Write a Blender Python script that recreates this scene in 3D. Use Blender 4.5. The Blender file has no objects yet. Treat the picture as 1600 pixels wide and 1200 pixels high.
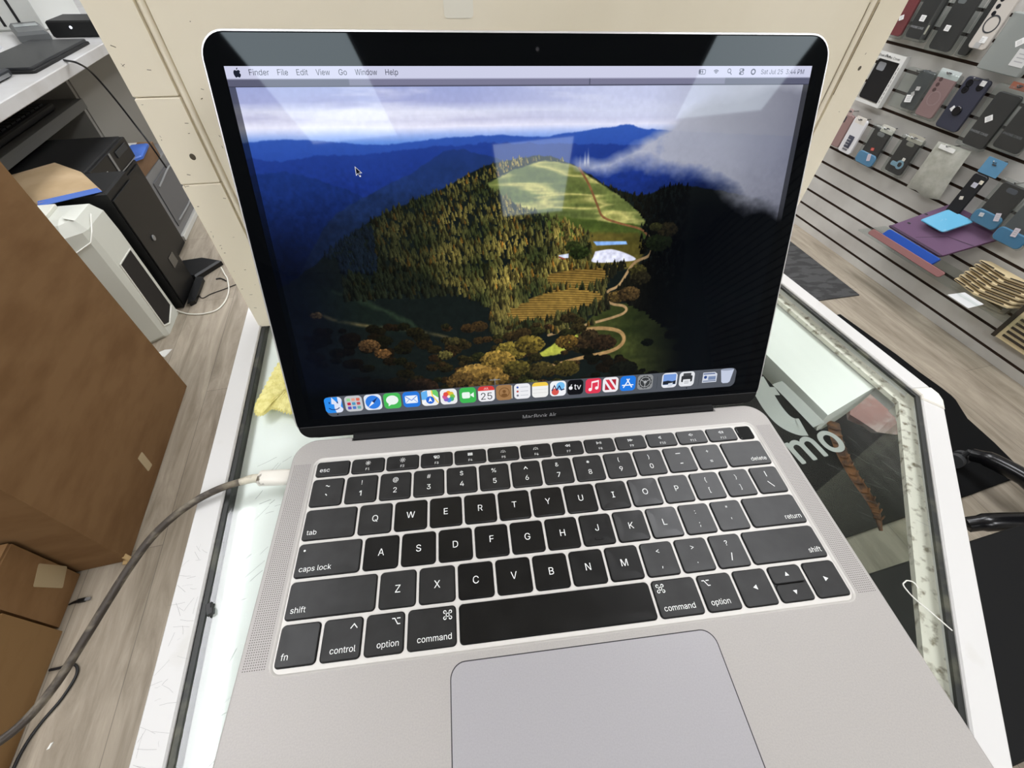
import bpy, bmesh, math, random
import numpy as np
from mathutils import Vector, Matrix
from mathutils.geometry import tessellate_polygon

sc = bpy.context.scene
col = sc.collection
PI = math.pi

# ---------------------------------------------------------------- camera
cam_d = bpy.data.cameras.new('camera'); cam = bpy.data.objects.new('camera', cam_d); col.objects.link(cam)
cam_d.sensor_width = 36.0; cam_d.sensor_fit = 'HORIZONTAL'; cam_d.lens = 14.88365
cam_d.clip_start = 0.01; cam_d.clip_end = 60
cam.matrix_world = Matrix([[0.992887, 0.071695, -0.095056, -0.0427], [-0.116742, 0.743052, -0.658973, -0.10581], [0.023386, 0.665383, 0.746136, 0.233935], [0.0, 0.0, 0.0, 1.0]])
sc.camera = cam

# ---------------------------------------------------------------- world, exposure
sc.view_settings.view_transform = 'Standard'; sc.view_settings.look = 'None'
sc.view_settings.exposure = 0.0; sc.view_settings.gamma = 1.0; sc.view_settings.use_curve_mapping = False
w = bpy.data.worlds.new('world'); sc.world = w; w.use_nodes = True
w.node_tree.nodes['Background'].inputs[0].default_value = (0.8, 0.85, 0.9, 1)
w.node_tree.nodes['Background'].inputs[1].default_value = 0.05
sc.cycles.max_bounces = 8; sc.cycles.transparent_max_bounces = 16
sc.cycles.sample_clamp_indirect = 4.0
PANEL_STRENGTH = 17.5       # the ceiling troffers
CEIL_Z = 2.0                # counter top is z = 0
FLOOR_Z = -1.03
DZ = 0.0125                 # laptop deck above the glass
TH = math.radians(7.85)     # the shop's walls and lights are turned by this much
E1 = Vector((math.cos(TH), math.sin(TH), 0)); E2 = Vector((-math.sin(TH), math.cos(TH), 0))
def LW(x, y, z=0.0): return E1 * x + E2 * y + Vector((0, 0, z))     # shop frame -> world

# ---------------------------------------------------------------- colour and material helpers
SCREEN_IOR = 1.215
def lin(c):
    o = []
    for v in c[:3]:
        v = v / 255.0
        o.append(v / 12.92 if v <= 0.04045 else ((v + 0.055) / 1.055) ** 2.4)
    return tuple(o) + (1.0,)

def mat(name, rgb, rough=0.5, metal=0.0, ior=1.45, noise=None, bump=None, coat=0.0):
    """noise = (scale, rgb2, contrast lo, contrast hi, stretch)"""
    m = bpy.data.materials.new(name); m.use_nodes = True
    nt = m.node_tree; b = nt.nodes['Principled BSDF']
    b.inputs['Base Color'].default_value = lin(rgb); b.inputs['Roughness'].default_value = rough
    b.inputs['Metallic'].default_value = metal; b.inputs['IOR'].default_value = ior
    if ior == SCREEN_IOR: b.inputs['Specular Tint'].default_value = (0.80, 0.95, 1.0, 1)
    if coat: b.inputs['Coat Weight'].default_value = coat
    tc = nt.nodes.new('ShaderNodeTexCoord')
    if noise:
        sc_, rgb2, lo, hi, st = noise
        mp = nt.nodes.new('ShaderNodeMapping'); mp.inputs['Scale'].default_value = st
        nt.links.new(tc.outputs['Object'], mp.inputs[0])
        n = nt.nodes.new('ShaderNodeTexNoise'); n.inputs['Scale'].default_value = sc_; n.inputs['Detail'].default_value = 6
        nt.links.new(mp.outputs[0], n.inputs['Vector'])
        r = nt.nodes.new('ShaderNodeValToRGB'); r.color_ramp.elements[0].position = lo; r.color_ramp.elements[1].position = hi
        r.color_ramp.elements[0].color = lin(rgb); r.color_ramp.elements[1].color = lin(rgb2)
        nt.links.new(n.outputs['Fac'], r.inputs[0]); nt.links.new(r.outputs[0], b.inputs['Base Color'])
    if bump:
        n = nt.nodes.new('ShaderNodeTexNoise'); n.inputs['Scale'].default_value = bump[0]; n.inputs['Detail'].default_value = 4
        nt.links.new(tc.outputs['Object'], n.inputs['Vector'])
        bp = nt.nodes.new('ShaderNodeBump'); bp.inputs['Strength'].default_value = bump[1]; bp.inputs['Distance'].default_value = bump[2]
        nt.links.new(n.outputs['Fac'], bp.inputs['Height']); nt.links.new(bp.outputs[0], b.inputs['Normal'])
    return m

def emit(name, rgb, strength):
    m = bpy.data.materials.new(name); m.use_nodes = True
    nt = m.node_tree; nt.nodes.clear()
    e = nt.nodes.new('ShaderNodeEmission'); e.inputs[0].default_value = lin(rgb); e.inputs[1].default_value = strength
    o = nt.nodes.new('ShaderNodeOutputMaterial'); nt.links.new(e.outputs[0], o.inputs[0])
    return m

def lit(rgb):
    """a colour shown by the display: glossy black glass that gives off this colour"""
    k = 'display %d %d %d' % tuple(rgb)
    if k in bpy.data.materials: return bpy.data.materials[k]
    m = mat(k, (2, 2, 3), 0.03, 0, SCREEN_IOR)
    b = m.node_tree.nodes['Principled BSDF']
    b.inputs['Emission Color'].default_value = lin(rgb); b.inputs['Emission Strength'].default_value = 1.0
    return m

def clear(name, tint, ior=1.45, rough=0.0, haze=0.0, haze_rgb=(200, 200, 195)):
    """thin clear sheet: transparent with a Fresnel gloss and an even film of haze"""
    m = bpy.data.materials.new(name); m.use_nodes = True
    nt = m.node_tree; nt.nodes.clear()
    t = nt.nodes.new('ShaderNodeBsdfTransparent'); t.inputs[0].default_value = lin(tint)
    g = nt.nodes.new('ShaderNodeBsdfGlossy'); g.inputs['Roughness'].default_value = rough
    lw = nt.nodes.new('ShaderNodeLayerWeight'); lw.inputs[0].default_value = 0.5      # Schlick, the same from both sides
    pw = nt.nodes.new('ShaderNodeMath'); pw.operation = 'POWER'; pw.inputs[1].default_value = 5.0
    nt.links.new(lw.outputs['Facing'], pw.inputs[0])
    f0 = ((ior - 1) / (ior + 1)) ** 2
    fr = nt.nodes.new('ShaderNodeMath'); fr.operation = 'MULTIPLY_ADD'; fr.inputs[1].default_value = 1 - f0; fr.inputs[2].default_value = f0
    nt.links.new(pw.outputs[0], fr.inputs[0])
    mx = nt.nodes.new('ShaderNodeMixShader')
    nt.links.new(fr.outputs[0], mx.inputs[0]); nt.links.new(t.outputs[0], mx.inputs[1]); nt.links.new(g.outputs[0], mx.inputs[2])
    out = mx
    if haze:
        df = nt.nodes.new('ShaderNodeBsdfDiffuse'); df.inputs[0].default_value = lin(haze_rgb)
        m2 = nt.nodes.new('ShaderNodeMixShader'); m2.inputs[0].default_value = haze
        nt.links.new(mx.outputs[0], m2.inputs[1]); nt.links.new(df.outputs[0], m2.inputs[2]); out = m2
    o = nt.nodes.new('ShaderNodeOutputMaterial'); nt.links.new(out.outputs[0], o.inputs[0])
    return m

# ---------------------------------------------------------------- geometry helpers
def rrect(wd, ht, r, cx=0.0, cy=0.0, n=6):
    r = max(min(r, wd / 2 - 1e-6, ht / 2 - 1e-6), 1e-6); p = []
    for (sx, sy, a0) in ((1, 1, 0), (-1, 1, 90), (-1, -1, 180), (1, -1, 270)):
        for k in range(n + 1):
            a = math.radians(a0 + 90.0 * k / n)
            p.append((cx + sx * (wd / 2 - r) + r * math.cos(a), cy + sy * (ht / 2 - r) + r * math.sin(a)))
    return p

def circ(r, cx=0.0, cy=0.0, n=24, ry=None):
    ry = r if ry is None else ry
    return [(cx + r * math.cos(2 * PI * k / n), cy + ry * math.sin(2 * PI * k / n)) for k in range(n)]

def offset_poly(p, d):
    """inset a counter-clockwise polygon by d (mitred)"""
    n = len(p); o = []
    for i in range(n):
        a = Vector(p[i - 1]); b = Vector(p[i]); c = Vector(p[(i + 1) % n])
        u = (b - a).normalized(); v = (c - b).normalized()
        n1 = Vector((-u.y, u.x)); n2 = Vector((-v.y, v.x)); s = n1 + n2
        k = max(s.dot(n1), 0.35)
        q = b + s * (d / k); o.append((q.x, q.y))
    return o

def catmull(pts, n=8):
    P = [Vector(q) for q in pts]; P = [P[0] * 2 - P[1]] + P + [P[-1] * 2 - P[-2]]; o = []
    for k in range(1, len(P) - 2):
        a, b, c, d = P[k - 1:k + 3]
        for j in range(n):
            t = j / n
            o.append(((b * 2) + (c - a) * t + (a * 2 - b * 5 + c * 4 - d) * t * t + (b * 3 - a - c * 3 + d) * t ** 3) * 0.5)
    o.append(P[-2]); return o

class G:
    """gathers shapes that belong to ONE mesh object"""
    def __init__(s): s.v = []; s.f = []; s.m = []; s.xf = Matrix.Identity(4); s.mi = 0
    def add(s, vs, fs, mi=None):
        b = len(s.v); s.v += [tuple(s.xf @ Vector(q)) for q in vs]
        s.f += [tuple(b + i for i in f) for f in fs]; s.m += [s.mi if mi is None else mi] * len(fs); return s
    def loft(s, loops, cap0=True, cap1=True, mi=None):
        n = len(loops[0]); vs = [q for l in loops for q in l]; fs = []
        for k in range(len(loops) - 1):
            for i in range(n):
                j = (i + 1) % n
                fs.append((k * n + i, k * n + j, (k + 1) * n + j, (k + 1) * n + i))
        if cap0: fs.append(tuple(range(n - 1, -1, -1)))
        if cap1: fs.append(tuple((len(loops) - 1) * n + i for i in range(n)))
        return s.add(vs, fs, mi)
    def prism(s, poly, z0, z1, c=0.0, mi=None):
        if c:
            q = offset_poly(poly, c)
            return s.loft([[(x, y, z0) for x, y in poly], [(x, y, z1 - c) for x, y in poly], [(x, y, z1) for x, y in q]], mi=mi)
        return s.loft([[(x, y, z0) for x, y in poly], [(x, y, z1) for x, y in poly]], mi=mi)
    def slab(s, wd, ht, r, z0, z1, c, cx=0.0, cy=0.0, n=6, mi=None, both=False):
        L = []
        if both: L.append([(x, y, z0) for x, y in rrect(wd - 2 * c, ht - 2 * c, r - c, cx, cy, n)])
        L.append([(x, y, z0 + (c if both else 0)) for x, y in rrect(wd, ht, r, cx, cy, n)])
        L.append([(x, y, z1 - c) for x, y in rrect(wd, ht, r, cx, cy, n)])
        if c: L.append([(x, y, z1) for x, y in rrect(wd - 2 * c, ht - 2 * c, r - c, cx, cy, n)])
        return s.loft(L, mi=mi)
    def flat(s, poly, z=0.0, mi=None):
        t = tessellate_polygon([[Vector((x, y, 0)) for x, y in poly]])
        fs = []
        for a, b, c in t:
            A, B, C_ = (Vector(poly[i]) for i in (a, b, c))
            fs.append((a, b, c) if (B - A).cross(C_ - A) > 0 else (a, c, b))
        return s.add([(x, y, z) for x, y in poly], fs, mi)
    def ring(s, po, pi_, z=0.0, mi=None):
        n = len(po)
        return s.add([(x, y, z) for x, y in po] + [(x, y, z) for x, y in pi_], [(i, (i + 1) % n, n + (i + 1) % n, n + i) for i in range(n)], mi)
    def box(s, x0, y0, z0, x1, y1, z1, c=0.0, mi=None):
        p = [(x0, y0), (x1, y0), (x1, y1), (x0, y1)]
        if c:
            q = offset_poly(p, c)
            return s.loft([[(x, y, z0) for x, y in q], [(x, y, z0 + c) for x, y in p], [(x, y, z1 - c) for x, y in p], [(x, y, z1) for x, y in q]], mi=mi)
        return s.prism(p, z0, z1, mi=mi)
    def stroke(s, pts, wd, z=0.0, mi=None, close=False):
        P = [Vector((x, y)) for x, y in pts]; n = len(P); L = []; Rr = []
        for i in range(n):
            a = P[i - 1] if (i or close) else None; c = P[(i + 1) % n] if (i < n - 1 or close) else None
            b = P[i]
            u = (b - a).normalized() if a is not None else (c - b).normalized()
            v = (c - b).normalized() if c is not None else u
            n1 = Vector((-u.y, u.x)); n2 = Vector((-v.y, v.x)); q = n1 + n2; k = max(q.dot(n1), 0.5)
            o = q * (wd / 2 / k); L.append(b + o); Rr.append(b - o)
        vs = [(q.x, q.y, z) for q in L] + [(q.x, q.y, z) for q in Rr]
        fs = [(n + i, n + (i + 1) % n, (i + 1) % n, i) for i in range(n if close else n - 1)]
        return s.add(vs, fs, mi)
    def tube(s, path, r, n=10, mi=None, cap=True):
        P = [Vector(q) for q in path]; loops = []
        up = Vector((0, 0, 1)); t0 = (P[1] - P[0]).normalized()
        if abs(t0.dot(up)) > 0.95: up = Vector((1, 0, 0))
        x = t0.cross(up).normalized()
        for i, q in enumerate(P):
            t = ((P[i + 1] - q) if i == 0 else (q - P[i - 1]) if i == len(P) - 1 else (P[i + 1] - P[i - 1])).normalized()
            x = (x - t * x.dot(t)).normalized(); y = t.cross(x)
            rr = r[i] if isinstance(r, (list, tuple)) else r
            loops.append([tuple(q + x * (rr * math.cos(2 * PI * k / n)) + y * (rr * math.sin(2 * PI * k / n))) for k in range(n)])
        return s.loft(loops, cap, cap, mi)
    def quad(s, p, th, mi=None):
        """a real slab on four corner points (counter-clockwise from the front), th thick behind"""
        a, b, c, d = (Vector(q) for q in p); nn = (b - a).cross(d - a).normalized() * th
        vs = [a, b, c, d, a - nn, b - nn, c - nn, d - nn]
        return s.add(vs, [(0, 1, 2, 3), (7, 6, 5, 4), (4, 5, 1, 0), (5, 6, 2, 1), (6, 7, 3, 2), (7, 4, 0, 3)], mi)
    def text(s, st, x, y, h, z=0.0, align='C', wd=None, mi=None):
        vs, fs, w0, x0 = text_mesh(st)
        k = h; kx = h if wd is None else wd / w0
        dx = {'C': -w0 / 2, 'L': 0, 'R': -w0}[align]
        return s.add([(x + (a - x0 + dx) * kx, y + b * k, z) for a, b in vs], fs, mi)
    def build(s, name, mats, parent=None, smooth=None):
        me = bpy.data.meshes.new(name); me.from_pydata(s.v, [], s.f)
        for m in (mats if isinstance(mats, (list, tuple)) else [mats]): me.materials.append(m)
        me.polygons.foreach_set('material_index', s.m)
        if smooth is not None:
            me.polygons.foreach_set('use_smooth', [True] * len(s.f)); me.set_sharp_from_angle(angle=math.radians(smooth))
        me.update()
        o = bpy.data.objects.new(name, me); col.objects.link(o)
        if parent is not None: o.parent = parent
        return o

_T = {}
import os
SANS = None                                      # the plain sans serif that ships with Blender, else its built-in font
try:
    SANS = bpy.data.fonts.load(os.path.join(bpy.utils.system_resource('DATAFILES'), 'fonts', 'Inter.woff2'))
except Exception: pass
def text_mesh(st):
    """letters as flat faces; capital height = 1"""
    if not _T:
        _T['__'] = None; _T['cap'] = 1.0
        vs, fs, w0, x0 = text_mesh('H'); _T['cap'] = max(b for a, b in vs); _T.pop('H')
    if st in _T: return _T[st]
    cu = bpy.data.curves.new('lettering', 'FONT'); cu.body = st; cu.size = 1.0; cu.resolution_u = 3
    cu.offset = 0.008
    if SANS: cu.font = SANS
    ob = bpy.data.objects.new('lettering', cu); col.objects.link(ob)
    cu.fill_mode = 'NONE'
    dg = bpy.context.evaluated_depsgraph_get(); dg.update()
    me = bpy.data.meshes.new_from_object(ob.evaluated_get(dg))
    k = 1.0 / _T['cap']
    adj = {}
    for e in me.edges:
        i, j = e.vertices; adj.setdefault(i, []).append(j); adj.setdefault(j, []).append(i)
    co = [(q.co.x * k, q.co.y * k) for q in me.vertices]; seen = set(); loops = []
    for st0 in adj:                              # walk the outlines
        if st0 in seen: continue
        lp = [st0]; seen.add(st0); cur = st0
        while True:
            nx = [j for j in adj[cur] if j not in seen]
            if not nx: break
            cur = nx[0]; seen.add(cur); lp.append(cur)
        pts = []
        for i in lp:
            if not pts or math.hypot(co[i][0] - pts[-1][0], co[i][1] - pts[-1][1]) > 1e-3: pts.append(co[i])
        while len(pts) > 2 and math.hypot(pts[0][0] - pts[-1][0], pts[0][1] - pts[-1][1]) < 1e-3: pts.pop()
        if len(pts) > 2: loops.append(pts)
    def inside(p, q):
        c = False
        for i in range(len(q)):
            (x0, y0), (x1, y1) = q[i - 1], q[i]
            if (y0 > p[1]) != (y1 > p[1]) and p[0] < (x1 - x0) * (p[1] - y0) / (y1 - y0) + x0: c = not c
        return c
    vs = []; fs = []
    dep = [sum(inside(l[0], m) for m in loops if m is not l) for l in loops]
    for l, d in zip(loops, dep):
        if d % 2: continue
        hs = [m for m, e in zip(loops, dep) if e == d + 1 and inside(m[0], l)]
        allp = [q for m in [l] + hs for q in m]; b0 = len(vs); vs += allp
        for t in tessellate_polygon([[Vector((x, y, 0)) for x, y in m] for m in [l] + hs]):
            A_, B_, C_ = (Vector(allp[i]) for i in t)
            fs.append(tuple(b0 + i for i in (t if (B_ - A_).cross(C_ - A_) > 0 else (t[0], t[2], t[1]))))
    bpy.data.objects.remove(ob); bpy.data.curves.remove(cu); bpy.data.meshes.remove(me)
    xs = [a for a, b in vs] or [0]
    _T[st] = (vs, fs, max(xs) - min(xs), min(xs)); return _T[st]

def tag(o, label=None, cat=None, group=None, kind=None):
    if label: o['label'] = label
    if cat: o['category'] = cat
    if group: o['group'] = group
    if kind: o['kind'] = kind
    return o
def thing(name, label, cat, loc=(0, 0, 0), rz=0.0, group=None):
    o = bpy.data.objects.new(name, None); o.empty_display_size = 0.05; col.objects.link(o)
    o.location = loc; o.rotation_euler = (0, 0, rz)
    return tag(o, label, cat, group)
def struct(o): return tag(o, kind='structure')
# ---------------------------------------------------------------- display picture (numpy)
def paint_display(NX, NY):  # landscape outline points taken from image pixels, baked as display coordinates
    SS = 2
    W, H = NX * SS, NY * SS
    rs = np.random.RandomState(7)
    X, Y = np.meshgrid((np.arange(W) + .5) / W * 1000.0, (np.arange(H) + .5) / H * 625.0)
    sx = W / 1000.0

    def vnoise(fx, fy, seed):
        r = np.random.RandomState(seed)
        gx, gy = int(fx) + 3, int(fy) + 3
        g = r.rand(gy, gx)
        u = X / 1000.0 * fx; v = Y / 625.0 * fy
        i = u.astype(int); j = v.astype(int); a = u - i; b = v - j
        a = a * a * (3 - 2 * a); b = b * b * (3 - 2 * b)
        return (g[j, i] * (1 - a) + g[j, i + 1] * a) * (1 - b) + (g[j + 1, i] * (1 - a) + g[j + 1, i + 1] * a) * b

    def fbm(fx, fy, seed, octv=4):
        s = 0; amp = 1; t = 0
        for k in range(octv):
            s = s + amp * vnoise(fx * 2 ** k, fy * 2 ** k, seed + k); t += amp; amp *= .55
        return s / t

    def poly(pts, soft=1.0, rough=0.0, seed=1):
        pts = np.array(pts, float)
        x = X; y = Y
        if rough:
            x = X + rough * (fbm(60, 40, seed) - .5) * 2; y = Y + rough * (fbm(60, 40, seed + 9) - .5) * 2
        ins = np.zeros(X.shape, bool); dmin = np.full(X.shape, 1e9)
        n = len(pts)
        for k in range(n):
            x0, y0 = pts[k]; x1, y1 = pts[(k + 1) % n]
            c = ((y0 > y) != (y1 > y))
            ins ^= c & (x < (x1 - x0) * (y - y0) / ((y1 - y0) if y1 != y0 else 1e-9) + x0)
            dx, dy = x1 - x0, y1 - y0
            t = np.clip(((x - x0) * dx + (y - y0) * dy) / (dx * dx + dy * dy + 1e-9), 0, 1)
            dmin = np.minimum(dmin, np.hypot(x - x0 - t * dx, y - y0 - t * dy))
        return np.clip(.5 + np.where(ins, dmin, -dmin) / (2 * soft), 0, 1)

    def line(pts, wd, soft=.6):
        pts = np.array(pts, float); d = np.full(X.shape, 1e9)
        for k in range(len(pts) - 1):
            x0, y0 = pts[k]; x1, y1 = pts[k + 1]; dx, dy = x1 - x0, y1 - y0
            t = np.clip(((X - x0) * dx + (Y - y0) * dy) / (dx * dx + dy * dy + 1e-9), 0, 1)
            d = np.minimum(d, np.hypot(X - x0 - t * dx, Y - y0 - t * dy))
        return np.clip(.5 + (wd / 2 - d) / (2 * soft), 0, 1)

    def curve(pts, n=8):
        p = np.array(pts, float); p = np.vstack([2 * p[0] - p[1], p, 2 * p[-1] - p[-2]]); o = []
        for k in range(1, len(p) - 2):
            for t in np.linspace(0, 1, n, endpoint=False):
                a, b, c, d = p[k - 1], p[k], p[k + 1], p[k + 2]
                o.append(.5 * ((2 * b) + (c - a) * t + (2 * a - 5 * b + 4 * c - d) * t * t + (3 * b - a - 3 * c + d) * t ** 3))
        o.append(p[-2]); return o

    im = np.zeros((H, W, 3))

    def over(m, c):
        m = m[..., None]
        im[:] = im * (1 - m) + np.asarray(c, float) * m

    def grad(stops, t):
        xs = [s[0] for s in stops]
        return np.stack([np.interp(t, xs, [s[1][k] for s in stops]) for k in range(3)], -1)

    def skyline(pts):
        p = np.array(curve(pts)); o = np.argsort(p[:, 0])
        return np.interp(X[0], p[o, 0], p[o, 1])

    def below(line_y, amp, seed, soft=1.2):
        l = line_y[None, :] + amp * (fbm(90, 1, seed) - .5) * 2
        return np.clip(.5 + (Y - l) / (2 * soft), 0, 1)

    # sky and clouds
    t = Y + 10 * (fbm(4, 8, 3) - .5)
    im[:] = grad([(20, (150, 160, 205)), (48, (158, 164, 205)), (62, (205, 208, 228)), (74, (186, 186, 212)), (84, (222, 222, 240)), (96, (150, 172, 225)), (108, (95, 135, 210)), (125, (80, 120, 200))], t)
    cl = fbm(5, 18, 21, 5)
    over(np.clip((cl - .52) * 4, 0, 1) * np.clip((105 - Y) / 30, 0, 1) * .75, (226, 227, 243))
    over(np.clip((fbm(6, 26, 31, 4) - .55) * 4, 0, 1) * np.clip((85 - Y) / 30, 0, 1) * .55, (140, 142, 185))
    over(np.clip((X - 380) / 250, 0, 1) * np.clip((92 - Y) / 20, 0, 1) * .8, (196, 201, 226))
    over(np.clip((X - 700) / 170, 0, 1) * .9, (150, 152, 164))
    # ridges
    far = skyline([(-7, 107), (74, 102), (146, 107), (230, 112), (319, 105), (420, 100), (499, 104), (569, 97), (627, 91), (669, 86), (720, 96), (1000, 110)])
    over(below(far, 2, 41), grad([(80, (52, 88, 172)), (150, (36, 66, 150)), (330, (16, 34, 88))], Y))
    r2 = skyline([(-7, 129), (56, 134), (121, 127), (185, 128), (251, 121), (318, 116), (385, 114), (453, 113), (1000, 130)])
    over(below(r2, 4, 51), grad([(110, (34, 60, 138)), (180, (24, 46, 118)), (330, (8, 18, 52))], Y + 40 * (fbm(14, 10, 52) - .5)))
    r3 = skyline([(-10, 156), (55, 150), (95, 160), (155, 180), (196, 200), (260, 240), (1000, 400)])
    over(below(r3, 4, 61) * .8, grad([(140, (24, 48, 110)), (230, (15, 32, 80)), (330, (6, 12, 30))], Y + 30 * (fbm(20, 14, 62) - .5)))
    hb = skyline([(-10, 400), (100, 250), (150, 210), (221, 178), (280, 153), (328, 127), (362, 121), (395, 130), (441, 142), (600, 200), (1000, 300)])
    over(below(hb, 3, 71), grad([(115, (30, 52, 110)), (180, (26, 46, 92)), (240, (18, 30, 56))], Y + 60 * (fbm(40, 25, 72) - .5)))
    # dark base of the picture
    fo = skyline([(-20, 360), (61, 316), (120, 276), (185, 236), (215, 222), (275, 200), (335, 179), (382, 157), (412, 147), (452, 140), (511, 134), (552, 144), (577, 155), (633, 186), (699, 205), (760, 190), (826, 195), (1010, 230)])
    over(below(fo, 3, 81), (16, 22, 20))

    def cone_stamp(cx, cy, h, w, col, lit):
        x0, x1 = int((cx - w) * sx), int((cx + w) * sx) + 2
        y0, y1 = int((cy - h) * sx), int(cy * sx) + 1
        x0c, y0c, x1c, y1c = max(x0, 0), max(y0, 0), min(x1, W), min(y1, H)
        if x1c <= x0c or y1c <= y0c: return
        gx = X[y0c:y1c, x0c:x1c] - cx; gy = (cy - Y[y0c:y1c, x0c:x1c]) / h
        ww = w * np.clip(1 - gy, 0, 1) ** .8 * (.8 + .35 * rs.rand(*gx.shape))
        m = ((np.abs(gx) < ww) & (gy > 0))[..., None]
        sh = np.clip(.55 + lit * gx / (w + 1e-6) * .7 + .25 * gy, .2, 1.35)[..., None] * (.8 + .4 * rs.rand(*gx.shape))[..., None]
        a = im[y0c:y1c, x0c:x1c]
        a[:] = np.where(m, np.array(col) * sh, a)

    def blob(cx, cy, r, col):
        for _ in range(int(30 + r * 14)):
            a = rs.rand() * 6.28; q = r * rs.rand() ** .5
            px, py = cx + q * np.cos(a) * 1.3, cy + q * np.sin(a) * .75
            rr = 1.2 + r * (.04 + .06 * rs.rand())
            x0, x1 = max(int((px - rr) * sx), 0), min(int((px + rr) * sx) + 2, W)
            y0, y1 = max(int((py - rr) * sx), 0), min(int((py + rr) * sx) + 2, H)
            if x1 <= x0 or y1 <= y0: continue
            m = (np.hypot(X[y0:y1, x0:x1] - px, Y[y0:y1, x0:x1] - py) < rr)[..., None]
            s = .45 + .75 * rs.rand() - .35 * (py - cy) / r + .1 * (px - cx) / r
            im[y0:y1, x0:x1] = np.where(m, np.array(col) * max(s, .15), im[y0:y1, x0:x1])

    # meadows, ponds, vineyards, tracks
    MEADOW = [(404, 178), (452, 156), (511, 141), (561, 148), (602, 172), (653, 203), (700, 235), (716, 258), (650, 259), (573, 252), (511, 236), (444, 207)]
    over(poly(MEADOW, 1.5, 3, 5), grad([(0, (74, 86, 44)), (.45, (100, 110, 58)), (.62, (182, 176, 106)), (.8, (112, 118, 62)), (1, (66, 78, 40))], fbm(7, 40, 91, 3) + .25 * np.sin((Y - .35 * X) / 9.0) * .5))
    over(poly([(511, 233), (702, 258), (722, 283), (626, 291), (521, 273)], 1.5, 3, 6), grad([(0, (52, 66, 28)), (1, (92, 104, 44))], fbm(10, 40, 92, 3)))
    over(poly([(590, 270), (700, 272), (722, 300), (700, 340), (600, 345), (520, 335), (545, 290)], 3, 4, 7), grad([(0, (64, 62, 26)), (1, (120, 104, 48))], fbm(10, 30, 93, 3)))
    over(poly([(609, 285), (676, 287), (679, 293), (616, 293)], .8), (128, 168, 226))
    over(poly(curve([(614, 304), (640, 301), (656, 303), (680, 311), (699, 322), (680, 326), (612, 325), (611, 312)]), .8), (214, 216, 236))
    for P, s in (([(510, 345), (576, 335), (648, 338), (640, 372), (604, 380), (505, 370)], 94), ([(400, 432), (444, 406), (517, 378), (577, 372), (640, 387), (649, 407), (579, 431), (511, 446), (452, 449)], 95)):
        rows = .5 + .5 * np.sin((Y - 370 - .0011 * (X - 520) ** 2 * .2 - .06 * (X - 520)) * 1.35)
        over(poly(P, 1.5, 2, s), grad([(0, (62, 46, 22)), (.5, (112, 88, 40)), (1, (172, 140, 68))], .55 * rows + .5 * fbm(8, 10, s, 3)))
    over(poly([(640, 413), (695, 411), (762, 452), (848, 545), (885, 580), (777, 592), (668, 534), (628, 508), (575, 470)], 2, 3, 8), grad([(0, (28, 36, 16)), (1, (84, 90, 42))], fbm(12, 20, 96, 3) - .0006 * (X - 640)))
    over(poly([(485, 520), (538, 485), (580, 471), (592, 483), (553, 512)], 1.5, 3, 9), (164, 168, 68))
    over(line(curve([(577, 155), (596, 183), (614, 219), (626, 240), (656, 252), (703, 265), (720, 278)]), 4), (122, 84, 54))
    over(line(curve([(720, 278), (730, 299), (725, 317), (695, 331), (668, 372), (645, 384), (643, 401), (656, 411), (681, 417), (686, 428), (662, 439), (579, 457), (520, 470)]), 5.5), (158, 130, 92))
    over(line(curve([(580, 463), (636, 462), (676, 472), (686, 494), (660, 514), (581, 528), (470, 552)]), 8), (160, 128, 84))
    over(line(curve([(510, 452), (560, 440), (600, 424), (640, 408)]), 3), (140, 116, 80))
    # left slopes
    over(poly([(30, 340), (100, 352), (189, 398), (270, 452), (200, 450), (90, 420), (20, 380)], 5, 5, 11), (18, 26, 22))
    over(poly([(100, 357), (189, 403), (262, 452), (240, 425), (180, 388)], 4, 4, 12), (34, 46, 34))
    over(line(curve([(60, 398), (110, 418), (185, 434), (259, 447), (330, 468)]), 5, 3) * .7 * np.clip(fbm(60, 40, 15) * 2 - .4, 0, 1), (128, 112, 72))
    # conifers, back to front
    def in_poly(px, py, P):
        c = False; n = len(P)
        for k in range(n):
            x0, y0 = P[k]; x1, y1 = P[(k + 1) % n]
            if (y0 > py) != (y1 > py) and px < (x1 - x0) * (py - y0) / (y1 - y0) + x0: c = not c
        return c
    clear = [MEADOW, [(535, 240), (702, 258), (716, 283), (626, 285)], [(600, 278), (700, 280), (712, 330), (610, 334)], [(520, 345), (576, 338), (640, 342), (634, 372), (604, 376), (515, 368)],
             [(425, 428), (455, 406), (517, 382), (577, 377), (632, 390), (640, 405), (579, 427), (511, 441), (462, 444)], [(668, 415), (700, 420), (762, 460), (830, 540), (780, 575), (690, 530), (600, 468)], [(494, 517), (545, 488), (586, 475), (592, 483), (548, 512)],
             [(640, 372), (690, 330), (735, 300), (722, 330), (660, 392), (700, 425), (660, 445), (560, 460), (650, 425)], [(580, 460), (690, 465), (690, 500), (660, 516), (600, 524), (655, 500), (655, 475)]]
    pts = []
    for _ in range(11000):
        px, py = rs.rand() * 800, 140 + rs.rand() * 330
        pts.append((py, px))
    pts.sort()
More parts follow.
